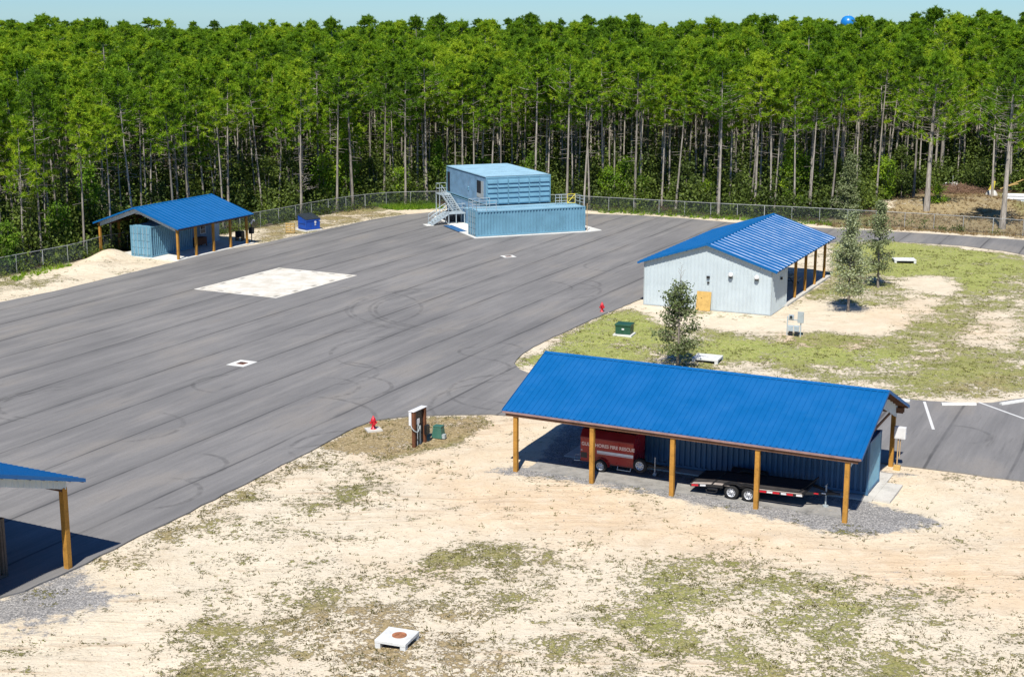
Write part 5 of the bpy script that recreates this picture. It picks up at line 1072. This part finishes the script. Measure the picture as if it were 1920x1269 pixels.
grass_patch('tall_grass', pts, (.2,.55), M['broad'], 'tall green grass between the fence corner and the asphalt', 'grass', .06, 8)
# low weeds of the sand and lawn, placed by the same cover field as the soil
A1 = []
for k, (lo, hi, n) in enumerate((((-24,42),(24,72),52000), ((-12,68),(46,140),60000), ((-46,100),(-12,170),12000))):
    q = nr.uniform(lo, hi, (n,2)); q = q[(np.abs(q[:,0]) < q[:,1]*.36+2)]; g = .05+field(q, GRASS); g = np.where(poly_sd(q, APRON) > -.03, 0, g)
    gvl = field(q, GRAVEL); bp = poly_sd(q, BIGP) > -.5
    w = sum(np.sin(q[:,0]*a+q[:,1]*b+c) for a, b, c in ((1.1,.7,0),(-.8,1.5,1.3),(2.3,-1.1,2.2),(.4,2.7,.6),(3.7,1.9,4)))/5
    keep = nr.random(len(q)) < np.clip(g,0,1)*np.clip(.45+w*1.5,.02,1)*(1-np.clip(gvl,0,.9))*(~bp)*(.75 if k else .6); A1.append(q[keep])
A1 = np.concatenate(A1); pts = [(x, y, gz(x, y)) for x, y in A1 if not (0 < (x-10.36)*.906-(y-111.98)*.424 < 10.3 and 0 < (x-10.36)*.424+(y-111.98)*.906 < 19)]
print('weeds', len(pts)); grass_patch('low_weeds', pts, (.05,.17), M['weed'], 'patchy low weeds and lawn grass growing through the sand', 'weeds', .035, 6, .9)
# ------------------------------------------------------------------ lawn trees
t = broad('lawn_tree', 5.5, 2.1, .2, 4300, .17, M['olive2'], 'small lawn tree with a bare leader rising before the pale shed wall', 'young trees on the lawn', clump=60, r0=.09, bare=1.4, density=.36, cone=.55); t.location = (*(10.70,91.16), 0); t.rotation_euler = (0,0,1.2)
t = broad('lawn_tree', 7.6, 2.1, .15, 6500, .17, M['olive'], 'tall silvery green lawn tree right of the pale shed, nearer of the pair', 'young trees on the lawn', clump=110, r0=.10, cone=.75, density=.4); t.location = (*(25.81,109.09), 0)
t = broad('lawn_tree', 7.1, 1.6, .2, 4600, .17, M['olive'], 'slimmer silvery lawn tree standing farther back of the pair', 'young trees on the lawn', clump=90, r0=.10, cone=.75, density=.4); t.location = (*(30.71,119.68), 0)
t = broad('cedar_tree', 7.2, 2.1, .02, 8500, .20, M['olive'], 'conical silvery cedar behind the fence above the nearer lawn tree', None, clump=120, r0=.12, cone=1.0, density=.42); t.location = (29.5+8.0,161.5,0)
# ------------------------------------------------------------------ water tower, clearing clutter
t = thing('water_tower', 'bright blue round water tank just above the far treetops', 'water tower', (339.5,1500.0,-5.6), 0)
b = MB(); b.lathe([(2.5,12),(4.2,13.8),(6.6,17),(7.6,20.5),(7.3,23.4),(5.6,26.4),(3,28),(.01,28.4)], 28); b.build('tank', M['tank'], t); b = MB(); b.lathe([(2.6,-18),(1.6,-12),(1.6,3),(1.5,9),(2.5,12)], 16); b.build('pedestal', M['tank'], t); b = MB(); b.tube((0,0,28.3),(0,0,29.4),.5,8); b.build('roof_vent', M['white'], t)
t = thing('pipe_stack', 'stack of long pale grey pipes on the grass at the right edge beyond the fence', 'pipes', (*(59.69,175.74), 0), -12)
for k, (y, z) in enumerate(((0,.2),(.42,.2),(.84,.2),(1.26,.2),(.21,.56),(.63,.56),(1.05,.56),(.42,.92),(.84,.92))): b = MB(); b.tube((0,y,z),(9,y,z),.19,14); b.build('pipe', M['white'] if k % 3 else M['grey'], t)
t = thing('crane_boom', 'yellow steel boom leaning upright in the clearing', 'machinery', (*(60.33,183.81), 0), 0)
b = MB(); b.beam((0,0,0),(.95,.2,1.75),.2,.28); b.beam((.62,0,0),(.95,.2,1.75),.18,.22); b.beam((.2,.03,.5),(.62,.03,.5),.1,.1); b.build('boom', M['yellow'], t); b = MB(); b.lathe([(.001,.9),(.5,.7),(.75,.3),(.8,0)], 12, (.5,-.3,-.1)); b.build('counterweight', M['conc'], t)
t = thing('tarp_heap', 'white sheeting over black scrap at the back of the clearing', 'sheeting', (*(57.27,189.56), 0), 0)
b = MB(); b.add([(-1.1,0,0),(1.3,0,0),(1.3,1.2,0),(-1.1,1.2,0),(-.9,.1,.85),(-.1,.1,.35),(.3,.1,.62),(1.1,.1,.8),(1.1,1.0,.9),(-.8,1.0,.9)], [(0,1,7,6,5,4),(1,2,8,7),(2,3,9,8),(3,0,4,9),(4,5,6,7,8,9)]); b.build('sheet', M['white'], t); b = MB(); b.box(-.5,.2,-.12,.1,.35,.85); b.box(.3,.9,-.1,.1,0,.5); b.build('scrap', M['black'], t)
b = MB(); b.tube((.5,.4,0),(.5,.4,2.0),.04,6); b.build('pole', M['galv'], t)
t = thing('timber_offcuts', 'pale boards and a white sheet lying on top of the pipes', 'boards', (*(64.02,186.13), 0), -12)
b = MB(); b.beam((-1.2,0,.5),(1.6,.2,1.75),.1,.12); b.beam((-.2,.3,.9),(1.0,.3,1.2),.8,.05); b.build('board', M['pallet'], t)
# brush pile
b = MB(); c0 = (57.61,186.05)
for k in range(900):
    x = c0[0]+rnd.gauss(0,2.3); y = c0[1]+rnd.gauss(1,1.6); z = max(0,.95-.16*abs(x-c0[0])-.1*abs(y-c0[1]-1))*rnd.random(); a = rnd.uniform(0,6.28); L = rnd.uniform(.4,1.5); b.tube((x,y,z+.02),(x+math.cos(a)*L,y+math.sin(a)*L,z+rnd.uniform(-.1,.5)),.022,3)
o = b.build('brush_pile', paint('dead_brush', (.30,.19,.13), .9, .25, 2, spec=.1)); tag(o, 'brown heap of dead branches in the clearing beyond the fence', 'brush', kind='stuff')
# stones and lumps on the sand
b = MB()
for k in range(1500):
    x = rnd.uniform(-20,24); y = rnd.uniform(42,80)
    if poly_in((x,y)) if False else False: continue
    r = rnd.uniform(.015,.05)
    a = [(x+r*math.cos(q)*rnd.uniform(.7,1.2), y+r*math.sin(q)*rnd.uniform(.7,1.2)) for q in (0,1.3,2.5,3.8,5)]; z = gz(x,y)
    if abs(x) > y*.37: continue
    b.add([(p[0],p[1],z-.02) for p in a]+[(x+(p[0]-x)*.55,y+(p[1]-y)*.55,z+r*.8) for p in a], [(i,(i+1)%5,5+(i+1)%5,5+i) for i in range(5)]+[(5,6,7,8,9)])
o = b.build('pebbles', paint('mixed_pebbles', (.38,.33,.27), .9, .3, 1, spec=.1)); tag(o, 'scattered small stones and clods on the bare sand', 'stones', kind='stuff')
